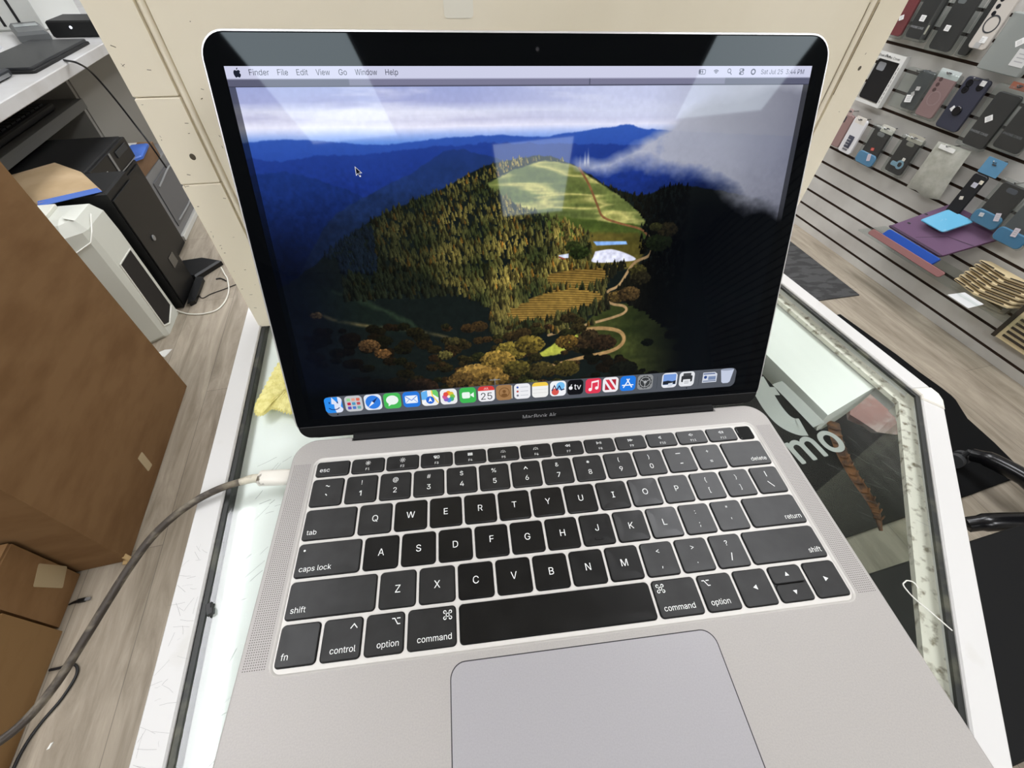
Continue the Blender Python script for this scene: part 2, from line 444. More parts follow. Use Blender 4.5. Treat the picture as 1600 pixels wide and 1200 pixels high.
    for py, px in pts:
        top = np.interp(px, X[0], fo)
        if py < top + 2 or any(in_poly(px, py, P) for P in clear): continue
        dk = .16 if (py > 300 + max(0, (px - 200)) * .55 and px < 400) else 1.0
        if dk < 1 and (py > 380 or px < 120): continue
        h = 7 + (py - 140) * .034; h *= .6 + .7 * rs.rand()
        lit = np.clip((px - 150) / 260, .12, 1) * np.clip((700 - px) / 120, 0, 1) * (1 if py < 410 else .75) * dk
        k = fbm_s = .5 + .5 * np.sin(px * .035 + py * .05) * np.cos(px * .021 - py * .043)
        base = np.array((38, 46, 32)) * (1 - lit) * .8 + lit * (np.array((62, 72, 38)) * (1 - k) + np.array((190, 168, 84)) * k)
        if rs.rand() < .08: base = base * np.array((1.15, .9, .7))
        if rs.rand() < .3: base = base * .5
        if px > 640: base = np.array((40, 40, 26)) * np.clip(1 - (px - 640) / 120, .12, 1)
        if px < 190 and py < 330: base = np.array((22, 32, 44))
        cone_stamp(px, py, h, h * .3, base, .75)
    for _ in range(260):
        px, py = 30 + rs.rand() * 820, 430 + rs.rand() * 165
        if py < 300 + max(0, px - 200) * .5 and px < 480: continue
        if any(in_poly(px, py, P) for P in clear): continue
        g = rs.rand(); dim = np.clip((px - 30) / 330, .25, 1) * np.clip((880 - px) / 160, .1, 1)
        if px > 600: dim *= .4
        blob(px, py, 5 + 9 * rs.rand(), (np.array((54, 58, 26)) * g + np.array((92, 64, 34)) * (1 - g)) * dim * .62)
    # round trees
    for c in ((568, 293, 12, (42, 50, 22)), (582, 305, 15, (36, 46, 20)), (745, 292, 20, (30, 40, 18)), (760, 268, 16, (56, 48, 26)), (735, 262, 9, (60, 60, 28)), (705, 345, 14, (64, 60, 28)), (664, 396, 15, (92, 74, 38)),
              (690, 392, 18, (72, 56, 32)), (712, 360, 16, (40, 36, 20)), (600, 488, 20, (58, 44, 26)), (640, 494, 22, (44, 32, 20)), (560, 487, 18, (92, 70, 30)), (610, 475, 14, (50, 40, 24)),
              (440, 500, 26, (110, 96, 40)), (480, 488, 24, (98, 84, 34)), (410, 520, 28, (126, 102, 46)), (360, 552, 34, (132, 104, 52)), (330, 560, 24, (86, 66, 34)), (395, 556, 28, (118, 92, 44)), (450, 540, 22, (74, 66, 28)),
              (505, 545, 20, (62, 54, 26)), (560, 548, 22, (66, 58, 26)), (300, 500, 12, (84, 78, 40)), (320, 470, 10, (60, 54, 28)), (60, 402, 8, (90, 70, 40)), (150, 470, 16, (74, 54, 32)), (175, 488, 12, (90, 64, 36)), (245, 570, 26, (40, 28, 18)), (690, 560, 24, (16, 18, 12)), (480, 580, 14, (78, 80, 34)), (540, 585, 14, (70, 72, 30)), (600, 586, 12, (60, 62, 28)), (860, 540, 26, (14, 18, 14)), (740, 500, 10, (12, 16, 8))):
        blob(*c)
    over(poly([(540, 308), (560, 306), (560, 314), (541, 315)], .8), (196, 204, 226))
    over(line([(541, 312), (552, 316)], 3), (120, 60, 40))
    # utility pole
    over(line([(402, 560), (402, 585)], 1.6), (120, 124, 130)); over(line([(391, 563), (413, 563)], 1.6), (140, 144, 150))
    # right flank dark, fog
    shade = np.clip((X - 690) / 130, 0, 1) * np.clip((Y - 150) / 80, 0, 1)
    over(shade * .95, (3, 5, 9))
    over(np.clip((X - 640) / 220, 0, 1) * np.clip((Y - 300 - .35 * (X - 700)) / 60, 0, 1) * np.clip((640 - Y) / 50, 0, 1) * .55 * np.clip((X - 800) / 60, 0, 1), (6, 9, 14))
    fl = skyline([(-50, 60), (500, 130), (540, 146), (575, 172), (619, 180), (666, 172), (715, 168), (763, 176), (827, 205), (921, 240), (1000, 262)])
    ft = skyline([(-50, 400), (540, 150), (575, 140), (619, 138), (666, 122), (715, 100), (763, 70), (827, 40), (1000, 20)])
    fz = fbm(12, 10, 101, 5)
    m = np.clip((fl[None, :] + 70 * (fz - .55) - Y) / 34, 0, 1) * np.clip((Y - ft[None, :] + 26 * (fbm(16, 14, 111, 4) - .5)) / 18, 0, 1) * np.clip((X - 545) / 30, 0, 1)
    over(m * np.clip(.55 + .9 * fbm(30, 24, 131, 4) + np.clip((X - 720) / 120, 0, .5), 0, .96), grad([(540, (188, 192, 208)), (700, (170, 172, 186)), (850, (146, 148, 160)), (1000, (112, 114, 128))], X + 80 * (fz - .5)))
    # deep shade at the lower left and lower right of the landscape
    over(np.clip((Y - 470 - .30 * (X - 20)) / 70, 0, 1) * np.clip((330 - X) / 80, 0, 1) * .82, (5, 8, 16))
    over(np.clip((150 - X) / 110, 0, 1) * np.clip((Y - 190) / 130, 0, 1) * .72, (5, 9, 22))
    over(np.clip((Y - 548) / 30, 0, 1) * np.clip((260 - X) / 60, 0, 1) * .9, (2, 3, 6))
    over(np.clip((X - 860) / 60, 0, 1) * np.clip((Y - 420) / 60, 0, 1) * .85, (3, 4, 7))
    im *= np.clip(1.06 + (fbm(150, 95, 121, 2) - .5) * .35 * np.clip((Y - 120) / 80, .15, 1) * np.clip((900 - X) / 200, .2, 1), 0, 2)[..., None]
    # translucent window border
    bord = ((X < 10) | (X > 990) | (Y < 28)) & (Y > 17)
    im[:] = np.where(bord[..., None], im * .48, im)
    tb = (Y > 17) & (Y < 28)
    im[:] = np.where(tb[..., None], np.array((92, 94, 116)), im)
    lit = (((X > 188) & (X < 590)) | ((X > 592) & (X < 838))) & (Y > 17) & (Y < 26.5)
    im[:] = np.where(lit[..., None], np.array((122, 122, 148)), im)
    im[:] = np.where(((Y > 26.6) & (Y < 28))[..., None], np.array((64, 66, 84)), im)
    im[:] = np.where((Y < 17)[..., None], np.array((206, 208, 232)), im)
    im = np.clip(im, 0, 255)
    return im.reshape(NY, SS, NX, SS, 3).mean((1, 3))

CABLE = [(-0.1718, 0.0358, 0.0066), (-0.1817, 0.0338, 0.0066), (-0.1895, 0.0311, 0.0071), (-0.1971, 0.0275, 0.007), (-0.2048, 0.0234, 0.0057), (-0.2144, 0.0174, 0.0026), (-0.225, 0.0081, -0.0023), (-0.2344, -0.0053, -0.0086), (-0.2428, -0.0201, -0.0154), (-0.2506, -0.0372, -0.0215), (-0.2578, -0.0525, -0.0265), (-0.2643, -0.0649, -0.0276), (-0.2701, -0.072, -0.0265), (-0.2784, -0.0792, -0.0232), (-0.2917, -0.0837, -0.0195)]
CORD_PTS = [(-1.6589, 2.3181, -0.236), (-1.5627, 2.2424, -0.232), (-1.6276, 2.397, -0.2999), (-1.6171, 2.4303, -0.4068), (-1.6051, 2.4534, -0.5359), (-1.5503, 2.3849, -0.5782), (-1.5421, 2.3988, -0.7053)]

# ---------------------------------------------------------------- ceiling lights (they also light the scene)
M_paint = mat('ceiling paint', (225, 225, 220), 0.9)
M_lamp = emit('troffer diffuser', (250, 251, 255), PANEL_STRENGTH)
M_lampframe = mat('white enamel', (225, 228, 228), 0.4)
LAMPS = [(-0.812, -2.017, 'white ceiling troffer mirrored in the upper left of the laptop screen'),
         (0.621, -3.244, 'white ceiling troffer mirrored in the middle of the laptop screen'),
         (1.748, -1.806, 'white ceiling troffer mirrored in the upper right of the laptop screen'),
         (-1.4955, .45, 'white ceiling troffer above the boxes, mirrored in the counter glass left of the laptop'),
         (1.20, 1.15, 'white ceiling troffer above the slatwall aisle'),  # out of view, added to light the right side of the shop
         (0.05, 3.1, 'white ceiling troffer behind the cream partition'),  # out of view, added for light in the rear of the room
         (-1.994, 4.06, 'white ceiling troffer above the desk and the computers'),  # added fill for the left side, never in view
         (1.10, 3.3, 'white ceiling troffer at the far end of the slatwall aisle')]  # added to brighten the slatwall and its floor, never in view
for x, y, lb in LAMPS:
    t = thing('ceiling_light', lb, 'ceiling light', (x, y, CEIL_Z), TH, 'ceiling troffers')
    g = G()
    for a in ((-.32, -.62, .32, -.60), (-.32, .60, .32, .62), (-.32, -.60, -.30, .60), (.30, -.60, .32, .60)):
        g.box(a[0], a[1], -.03, a[2], a[3], -.0005)
    g.build('frame', M_lampframe, t)
    g = G(); g.box(-.30, -.60, -.022, .30, .60, -.014); g.build('diffuser', M_lamp, t)

# ---------------------------------------------------------------- room shell
def floor_mat():
    m = bpy.data.materials.new('grey vinyl planks'); m.use_nodes = True; nt = m.node_tree; b = nt.nodes['Principled BSDF']
    b.inputs['Roughness'].default_value = 0.42; b.inputs['IOR'].default_value = 1.4
    tc = nt.nodes.new('ShaderNodeTexCoord')
    mp = nt.nodes.new('ShaderNodeMapping'); mp.inputs['Rotation'].default_value = (0, 0, PI / 2)
    nt.links.new(tc.outputs['Object'], mp.inputs[0])
    br = nt.nodes.new('ShaderNodeTexBrick'); br.inputs['Scale'].default_value = 1.0
    br.inputs['Brick Width'].default_value = 1.22; br.inputs['Row Height'].default_value = 0.18; br.inputs['Mortar Size'].default_value = 0.0010
    br.inputs['Color1'].default_value = lin((176, 166, 150)); br.inputs['Color2'].default_value = lin((165, 155, 140)); br.inputs['Mortar'].default_value = lin((132, 125, 114))
    nt.links.new(mp.outputs[0], br.inputs['Vector'])
    m2 = nt.nodes.new('ShaderNodeMapping'); m2.inputs['Scale'].default_value = (9.0, 1.1, 1.0)
    nt.links.new(tc.outputs['Object'], m2.inputs[0])
    n1 = nt.nodes.new('ShaderNodeTexNoise'); n1.inputs['Scale'].default_value = 2.2; n1.inputs['Detail'].default_value = 9; n1.inputs['Roughness'].default_value = 0.68; n1.inputs['Distortion'].default_value = 0.6
    nt.links.new(m2.outputs[0], n1.inputs['Vector'])
    r = nt.nodes.new('ShaderNodeValToRGB'); r.color_ramp.elements[0].position = 0.33; r.color_ramp.elements[1].position = 0.68
    r.color_ramp.elements[0].color = (0.56, 0.54, 0.50, 1); r.color_ramp.elements[1].color = (1.12, 1.11, 1.10, 1)
    nt.links.new(n1.outputs['Fac'], r.inputs[0])
    mu = nt.nodes.new('ShaderNodeMix'); mu.data_type = 'RGBA'; mu.blend_type = 'MULTIPLY'; mu.inputs[0].default_value = 1.0
    nt.links.new(br.outputs['Color'], mu.inputs[6]); nt.links.new(r.outputs[0], mu.inputs[7])
    nt.links.new(mu.outputs[2], b.inputs['Base Color'])
    return m
M_floor = floor_mat()
M_wall = mat('grey wall paint', (172, 172, 168), 0.85)
M_slat = mat('grey slatwall board', (204, 201, 195), 0.6, noise=(5.0, (188, 184, 178), 0.4, 0.65, (1, 1, 1)))
M_groove = mat('brown groove', (66, 48, 36), 0.8)
def shopbox(name, x0, y0, z0, x1, y1, z1, m):
    g = G(); g.box(x0, y0, z0, x1, y1, z1); o = g.build(name, m); o.rotation_euler = (0, 0, TH); return struct(o)
WX = 2.3090                                     # the slatwall's face in the shop frame
shopbox('floor', -3.2, -5.2, FLOOR_Z - .05, WX + .1, 6.2, FLOOR_Z, M_floor)
shopbox('ceiling', -3.2, -5.2, CEIL_Z, WX + .1, 6.2, CEIL_Z + .05, M_paint)
shopbox('wall_left', -3.2, -5.1, FLOOR_Z, -3.1, 6.1, CEIL_Z, M_wall)
shopbox('wall_back', -3.1, 6.1, FLOOR_Z, WX, 6.2, CEIL_Z, M_wall)
shopbox('wall_front', -3.1, -5.2, FLOOR_Z, WX, -5.1, CEIL_Z, M_wall)
# slatwall: a grooved board along the right side
WALL_A = Vector((2.03209, 2.16785, FLOOR_Z)); WALL_RZ = math.radians(-82.151)
zs = [0.0, 0.045] + [0.045 + 0.0767 * k for k in range(1, 39)]
prof = [(0.0, 0.0)]
for z in zs[1:]:
    if z > 2.98: break
    prof += [(0.0, z - .0055), (.009, z - .0055), (.009, z + .0055), (0.0, z + .0055)]
prof += [(0.0, CEIL_Z - FLOOR_Z), (.02, CEIL_Z - FLOOR_Z), (.02, 0.0)]
g = G(); n = len(prof)
g.v = [(s, y, z) for s in (-4.0, 7.2) for y, z in prof]
for i in range(n):
    j = (i + 1) % n; g.f.append((i, n + i, n + j, j)); g.m.append(1 if .0089 < max(prof[i][0], prof[j][0]) < .0091 else 0)
wall_right = struct(g.build('wall_right', [M_slat, M_groove])); wall_right.location = WALL_A; wall_right.rotation_euler = (0, 0, WALL_RZ)

# ---------------------------------------------------------------- display counter
M_alu = mat('white painted aluminium', (208, 207, 205), 0.45, noise=(26, (196, 194, 188), 0.62, 0.74, (1, 1, 1)))
M_gasket = mat('dark rubber gasket', (34, 36, 34), 0.5, noise=(60, (84, 84, 70), 0.52, 0.7, (1, 1, 1)))
M_tape = mat('dirty adhesive strip', (228, 223, 210), 0.5, noise=(190, (112, 98, 70), 0.52, 0.70, (1, 1, 1)))
M_glass = clear('counter glass', (253, 255, 254), 1.5, 0.05)
M_sideglass = clear('side glass', (240, 246, 243), 1.45, 0.0)
M_liner = mat('scratched white liner', (238, 242, 240), 0.5, noise=(9, (214, 214, 200), 0.52, 0.75, (1, .45, 1)))
M_lam = mat('white laminate', (214, 214, 208), 0.5)
M_dark = mat('dark interior', (30, 32, 32), 0.7)
OUT = [(-.1627, -.305), (.0478, -.305), (.3012, .0555), (.0808, 1.2), (-.3537, 1.2)]
P1 = offset_poly(OUT, .0139); P2 = offset_poly(OUT, .0166); P3 = offset_poly(OUT, .0235); P4 = offset_poly(OUT, .026)
ctr = thing('display_counter', 'glass topped shop display counter with a white metal frame under the laptop', 'display counter', (0, 0, 0))
names = ['front rail', 'right rail', 'aisle rail', 'back rail', 'left rail']
CUT = .028
def along(a, b, d): a = Vector(a); b = Vector(b); return tuple(a + (b - a).normalized() * d)
for i in range(5):
    j = (i + 1) % 5
    o0, o1, i0, i1 = OUT[i], OUT[j], P1[i], P1[j]
    if i == 1: o1 = along(o1, o0, .013); i1 = along(i1, i0, .004)
    if i == 2: o0 = along(o0, o1, .010); i0 = along(i0, i1, .007)
    g = G(); g.prism([o0, o1, i1, i0], -.024, .0024, .0008); g.build('frame_rail', M_alu, ctr)
g = G(); a, b, c = OUT[1], OUT[2], OUT[3]
g.prism([along(b, a, .0128), along(b, a, .004), along(b, c, .003), along(b, c, .0098), along(P1[2], P1[3], .0068), P1[2], along(P1[2], P1[1], .0038)], -.025, .0030, .0008)
g.build('corner_cap', mat('cream plastic', (226, 222, 212), 0.5), ctr)
g = G()
for i in range(5):
    j = (i + 1) % 5; g.prism([P1[i], P1[j], P2[j], P2[i]], -.0012 if i in (1, 2) else -.0060, .0008)
g.build('gasket', M_gasket, ctr)
g = G()
for i in (1, 2):
    j = i + 1
    g.prism([P1[i], P1[j], P3[j], P3[i]], -.0100, -.0064)
g.build('adhesive_strip', M_tape, ctr)
g = G(); g.prism(offset_poly(OUT, .0142), -.006, -.0001); top = g.build('glass_top', M_glass, ctr)
g = G()                                          # liner board just under the glass on the shop side
q = offset_poly(OUT, .019)
g.prism([P2[0], (-.03, P2[0][1]), (-.03, .6), tuple(Vector(P2[0]).lerp(Vector(P2[4]), .60))], -.0095, -.0063); g.build('liner_board', mat('pale liner board', (247, 249, 247), 0.5, noise=(12, (236, 237, 234), 0.4, 0.7, (1, 1, 1))), ctr)
g = G()
for i, m in ((0, 0), (4, 0), (3, 0)):
    j = (i + 1) % 5; g.prism([P1[i], P1[j], P2[j], P2[i]], FLOOR_Z + .1, -.0245)
g.build('side_panel', M_lam, ctr)
for i in (1, 2):
    g = G(); g.prism([offset_poly(OUT, .004)[i], offset_poly(OUT, .004)[i + 1], offset_poly(OUT, .009)[i + 1], offset_poly(OUT, .009)[i]], FLOOR_Z + .1, -.0245); g.build('glass_panel', M_sideglass, ctr)
g = G(); g.prism(P2, -.42, -.41); g.build('shelf', M_dark, ctr)
g = G(); g.prism(offset_poly(OUT, .012), FLOOR_Z + .1, FLOOR_Z + .12); g.build('bottom_deck', M_dark, ctr)
g = G(); g.prism(offset_poly(OUT, .03), FLOOR_Z, FLOOR_Z + .0995); g.build('plinth', M_dark, ctr)
# scratches and specks on the glass and the rail at the left
M_scr = mat('grey scratches', (120, 122, 120), 0.6)
rnd = random.Random(5)
g = G()
def scratch(x, y, L, a, w, z):
    dx, dy = math.cos(a) * L / 2, math.sin(a) * L / 2
    g.stroke([(x - dx, y - dy), (x + rnd.uniform(-.0003, .0003), y + rnd.uniform(-.0003, .0003)), (x + dx, y + dy)], w, z)
for k in range(40):
    y = rnd.uniform(-.10, .0); x = -.188 - .121 * (y + .0904) + rnd.uniform(.0, .010)
    scratch(x, y, rnd.uniform(.0012, .008), rnd.uniform(0, PI), rnd.uniform(.00004, .00011), .00245)
g.build('rail_scratches', M_scr, ctr)
g = G()
for k in range(46):
    y = rnd.uniform(-.11, .06); x = -.163 + rnd.uniform(-.008, .016) - .1 * y
    scratch(x, y, rnd.uniform(.003, .016), rnd.uniform(.2, 1.3), rnd.uniform(.0001, .00022), .00008)
for k in range(26):
    y = rnd.uniform(-.04, .04); x = .20 + rnd.uniform(-.02, .03)
    scratch(x, y, rnd.uniform(.003, .012), rnd.uniform(1.9, 2.6), rnd.uniform(.00008, .00014), .00008)
g.build('glass_scratches', mat('pale scratches', (110, 114, 110), 0.6), ctr)
# white vinyl lettering stuck under the glass at the right of the laptop
M_vinyl = mat('pale grey vinyl', (158, 162, 157), 0.6)
def under(name, polys):
    g = G()
    for q in polys: g.flat(q, -.0066); g.flat([(x, y) for x, y in reversed(q)], -.0066)
    return g.build(name, M_vinyl, ctr)
SR = lambda pts, wd: (pts, wd)
g = G(); g.stroke(catmull([(.1735, .0905, 0), (.1770, .0745, 0), (.1772, .0605, 0), (.1815, .0500, 0), (.1875, .0475, 0)], 6) and [tuple(q[:2]) for q in catmull([(.1790, .0960, 0), (.1775, .0780, 0), (.1770, .0640, 0), (.1790, .0530, 0), (.1845, .0470, 0), (.1900, .0460, 0)], 6)], .0150, -.0066)
g.flat([(.1780, .0850), (.1895, .0842), (.1893, .0760), (.1785, .0770)], -.0067)
g.build('vinyl_letter', M_vinyl, ctr)
g = G(); g.flat([(.1889, .0869), (.1985, .0895), (.2000, .0860), (.2079, .0485), (.1968, .0448)], -.0066); g.build('vinyl_block', M_vinyl, ctr)
g = G(); g.xf = Matrix.Translation((.1718, .0178, -.0066)) @ Matrix.Rotation(math.radians(12), 4, 'Z')

for k in range(5): g.text('mo', .0007 * math.cos(k * 1.2566), .0007 * math.sin(k * 1.2566), .0215, .00002 * k, align='L', wd=.040)
g.build('vinyl_letters', M_vinyl, ctr)
# white lamp housing under the glass along the aisle edge
g = G(); th_ = math.atan2(-.194, 1)
sec = []
for k in range(9):
    a = PI * k / 8
    sec.append((.035 * math.cos(a), -.004 - .030 * math.sin(a) ** .8))
sec = [(.035, 0.0)] + [(x, z) for x, z in sec] + [(-.035, 0.0)]
cx0, cy0 = .2525, .071; dx, dy = -.191, .982
L0 = []; L1 = []
for x, z in sec:
    sk = .20 * x
    L0.append((cx0 + x * .982 + dx * sk, cy0 + x * .191 + dy * sk, -.0115 + z)); L1.append((cx0 + x * .982 + dx * 1.0, cy0 + x * .191 + dy * 1.0, -.0115 + z))
g.loft([L1, L0]); g.build('lamp_housing', mat('white lamp housing', (232, 236, 230), 0.35), ctr, 40)

# things inside the counter, by the aisle corner
M_strap = mat('brown braided leather', (120, 78, 40), 0.55, noise=(140, (62, 36, 18), 0.42, 0.6, (1, 1, 1)))
g = G(); P = [Vector(q) for q in ((.243, .065, -.034), (.236, .050, -.034), (.2335, .036, -.036), (.2345, .020, -.040), (.2365, .004, -.043), (.237, -.006, -.046), (.235, -.017, -.050))]
wd = [.005, .0045, .0048, .0045, .0038, .0028, .001]
Pc = catmull(P, 5); L = []
for i, q in enumerate(Pc):
    t = i / (len(Pc) - 1) * (len(wd) - 1); k = min(int(t), len(wd) - 2); w_ = wd[k] + (wd[k + 1] - wd[k]) * (t - k)
    tt = (Pc[min(i + 1, len(Pc) - 1)] - Pc[max(i - 1, 0)]).normalized(); sd = tt.cross(Vector((0, 0, 1))).normalized(); nn_ = sd.cross(tt)
    L.append([tuple(q + sd * (w_ * math.cos(2 * PI * a / 10)) + nn_ * (.0013 * math.sin(2 * PI * a / 10))) for a in range(10)])
g.loft(L)
for i in range(2, len(Pc) - 3, 2):
    q = Pc[i]; tt = (Pc[i + 1] - Pc[i - 1]).normalized(); sd = tt.cross(Vector((0, 0, 1))).normalized()
    g.tube([q - sd * .004 + Vector((0, 0, .001)), q + tt * .003 + Vector((0, 0, .0022)), q + sd * .004 + tt * .001 + Vector((0, 0, .001))], .0007, 6)
strap = g.build('strap', M_strap, None, 60); tag(strap, 'brown braided strap hanging from the white lamp housing inside the counter', 'strap')

# ---------------------------------------------------------------- cream partition standing on the counter
def cream_mat():
    m = mat('cream gloss paint', (243, 234, 213), 0.42, noise=(7, (231, 221, 197), 0.5, 0.78, (1, 1, .35)), bump=(34, .14, .004))
    return m
M_cream = cream_mat(); M_seam = mat('grimy seam', (110, 98, 78), 0.8)
part = thing('partition_panel', 'cream painted wooden partition standing behind the laptop', 'partition', (-.2123, .1825, 0), math.atan2(.0445, .4693))
PH = .46
g = G(); g.box(0, .003, 0.0003, .468, .020, PH); g.build('backing_board', M_cream, part)
g = G(); g.box(0, 0, .0003, .0222, .0028, .1150, .0006); g.build('stile', M_cream, part)
g = G(); g.box(0, 0, .1154, .0222, .0028, .1612, .0006); g.build('stile', M_cream, part)
g = G(); g.box(0, 0, .1616, .0222, .0028, PH, .0006); g.build('stile', M_cream, part)
g = G(); g.box(.4468, 0, .0003, .468, .0028, PH, .0006); g.build('stile', M_cream, part)
for x0, x1 in ((.0230, .0268), (.4400, .4460)):
    g = G(); xc = (x0 + x1) / 2; r = (x1 - x0) / 2
    lo = [[(xc + r * math.cos(a), .003 - .0034 * math.sin(a), z) for a in [PI * k / 8 for k in range(9)]] for z in (PH, .0003)]
    g.loft(lo); g.build('bead_moulding', M_cream, part, 50)
g = G(); g.box(.0275, .0002, .0003, .4393, .0028, PH, .0005); g.build('centre_panel', M_cream, part)
g = G()
for x, z, rr in ((.0141, .1311, .0016), (.4575, .1655, .0012)):
    g.xf = Matrix.Translation((x, -.0001, z)) @ Matrix.Rotation(PI / 2, 4, 'X'); g.flat(circ(rr, 0, 0, 16, rr * 1.15))
g.xf = Matrix.Identity(4); g.build('screw_hole', mat('screw hole', (84, 76, 62), 0.7), part)
g = G(); rnd = random.Random(11)
g.xf = Matrix.Translation((0, -.0001, 0)) @ Matrix.Rotation(PI / 2, 4, 'X')
for k in range(54):
    z = rnd.uniform(.02, .21); x = rnd.choice([rnd.uniform(.0008, .004), rnd.uniform(.002, .021), rnd.uniform(.45, .466), rnd.uniform(.03, .06)])
    a = rnd.uniform(-.5, .5) + (PI / 2 if rnd.random() < .3 else 0); L = rnd.uniform(.0004, .0022)
    g.stroke([(x, z), (x + L * math.cos(a), z + L * math.sin(a))], rnd.uniform(.00015, .0004))
g.stroke([(.4396, .20), (.4398, .145)], .0005); g.stroke([(.4466, .20), (.4466, .15)], .0006); g.stroke([(.4398, .16), (.4399, .10)], .0003)
g.build('scuff_marks', M_seam, part)
g = G(); g.xf = Matrix.Translation((0, -.0001, 0)) @ Matrix.Rotation(PI / 2, 4, 'X')
g.flat(rrect(.016, .02, .002, .178, .2035)); g.build('tape_patch', mat('pale tape', (240, 236, 222), 0.3), part)

# ---------------------------------------------------------------- laptop
MM = Matrix.Scale(0.001, 4)
M_deck = mat('space grey aluminium', (176, 172, 168), 0.48, 0.15, 1.3, noise=(1500, (169, 165, 162), 0.35, 0.7, (1, 1, 1)))
M_well = mat('bright milled aluminium', (212, 209, 204), 0.45, 0.12, 1.3)
M_pad = mat('trackpad glass', (170, 168, 171), 0.40, 0.15, 1.35, noise=(1500, (165, 163, 166), 0.35, 0.7, (1, 1, 1)))
M_gap = mat('dark gap', (44, 42, 46), 0.6)
M_key = mat('black keycap plastic', (32, 32, 32), 0.38, 0, 1.45, noise=(120, (22, 22, 22), 0.38, 0.66, (1, 1, 1)))
M_worn = mat('worn shiny keycap plastic', (13, 13, 13), 0.27, 0, 1.4, noise=(90, (21, 21, 21), 0.42, 0.7, (1, 1, 1)))
M_keyskirt = mat('key skirt', (10, 10, 11), 0.5)
M_leg = mat('white key legend', (236, 238, 236), 0.5)
M_lid = mat('lid aluminium', (206, 204, 204), 0.32, 0.5)
M_bezel = mat('black bezel glass', (5, 6, 9), 0.03, 0, SCREEN_IOR)
M_hinge = mat('black hinge plastic', (8, 8, 9), 0.55, 0, 1.3)
lap = thing('laptop', 'open silver grey laptop with a landscape on its screen, standing on the glass counter', 'laptop', (0, 0, DZ))
# all laptop numbers are millimetres: x across, y towards the hinge, z above the deck
def LG(): g = G(); g.xf = MM.copy(); return g
RW, RF, RR = 152.0, -157.2, 57.6
def deck_outline(d=0.0):
    p = []
    for (cx, cy, r, a0) in ((RW - 12, RF + 12, 12, 270), (RW - 13, 55.3 - 13, 13, 0)):
        for k in range(9):
            a = math.radians(a0 + 90 * k / 8); p.append((cx + (r - d) * math.cos(a), cy + (r - d) * math.sin(a)))
    p += [(118.7 + d, 55.3 - d), (118.7 + d, 52.7 - d), (-118.7 - d, 52.7 - d), (-118.7 - d, 55.3 - d)]
    for (cx, cy, r, a0) in ((-RW + 13, 55.3 - 13, 13, 90), (-RW + 12, RF + 12, 12, 180)):
        for k in range(9):
            a = math.radians(a0 + 90 * k / 8); p.append((cx + (r - d) * math.cos(a), cy + (r - d) * math.sin(a)))
    return p
def zb(y): return -11.0 + max(0.0, min(1.0, (-10 - y) / 147)) * 6.0
WELL = (275.6, 107.4, 4.2, 0.0, -13.2)        # width, depth, corner radius, centre
g = LG()
lo = [[(x, y, zb(y)) for x, y in deck_outline(2.5)], [(x, y, zb(y) + 1.2) for x, y in deck_outline(0.4)], [(x, y, -0.9) for x, y in deck_outline(0)], [(x, y, -0.25) for x, y in deck_outline(0.2)], [(x, y, 0.0) for x, y in deck_outline(0.8)]]
g.loft(lo, True, False)
outer = deck_outline(0.8); wl = rrect(WELL[0] + 2.2, WELL[1] + 2.2, WELL[2] + 1.1, WELL[3], WELL[4], 8)
tri = tessellate_polygon([[Vector((x, y, 0)) for x, y in outer], [Vector((x, y, 0)) for x, y in reversed(wl)]])
allp = outer + list(reversed(wl)); fs = []
for a, b, c in tri:
    A_, B_, C_ = (Vector(allp[i]) for i in (a, b, c)); fs.append((a, b, c) if (B_ - A_).cross(C_ - A_) > 0 else (a, c, b))
g.add([(x, y, 0.0) for x, y in allp], fs)
w0 = [(x, y, 0.0) for x, y in wl]; w1 = [(x, y, -0.35) for x, y in rrect(WELL[0] + 1.0, WELL[1] + 1.0, WELL[2] + .5, WELL[3], WELL[4], 8)]; w2 = [(x, y, -1.0) for x, y in rrect(WELL[0], WELL[1], WELL[2], WELL[3], WELL[4], 8)]
n = len(w0); g.add(w0 + w1 + w2, [(k * n + i, (k + 1) * n + i, (k + 1) * n + (i + 1) % n, k * n + (i + 1) % n) for k in range(2) for i in range(n)], 1)
g.flat([(x, y) for x, y, z in w2], -1.0, 1)
g.build('base_shell', [M_deck, M_well], lap, 30)
for sx in (-1, 1):
    for y, z1 in ((40, -10.9), (-140, -4.9)):
        g = LG(); g.prism(circ(6, sx * 125, y, 20), -12.5, zb(y) + .3); g.build('rubber_foot', M_gap, lap, 30)
# touchpad
g = LG(); py = -71.3 - 40.8
g.ring(rrect(121.9, 82.3, 6.6, 0, py, 8), rrect(121.0, 81.4, 6.2, 0, py, 8), 0.012); g.build('trackpad_gap', M_gap, lap)
g = LG(); g.flat(rrect(121.0, 81.4, 6.2, 0, py, 8), 0.016); g.build('trackpad', M_pad, lap)
# speaker holes
for sx in (-1, 1):
    g = LG()
    for i in range(10):
        for j in range(104):
            g.flat(circ(0.27, sx * (140.7 + .99 * i), -64.3 + .99 * j, 6), 0.012)
    g.build('speaker_grille', mat('speaker holes', (92, 88, 86), 0.7) if sx < 0 else bpy.data.materials['speaker holes'], lap)
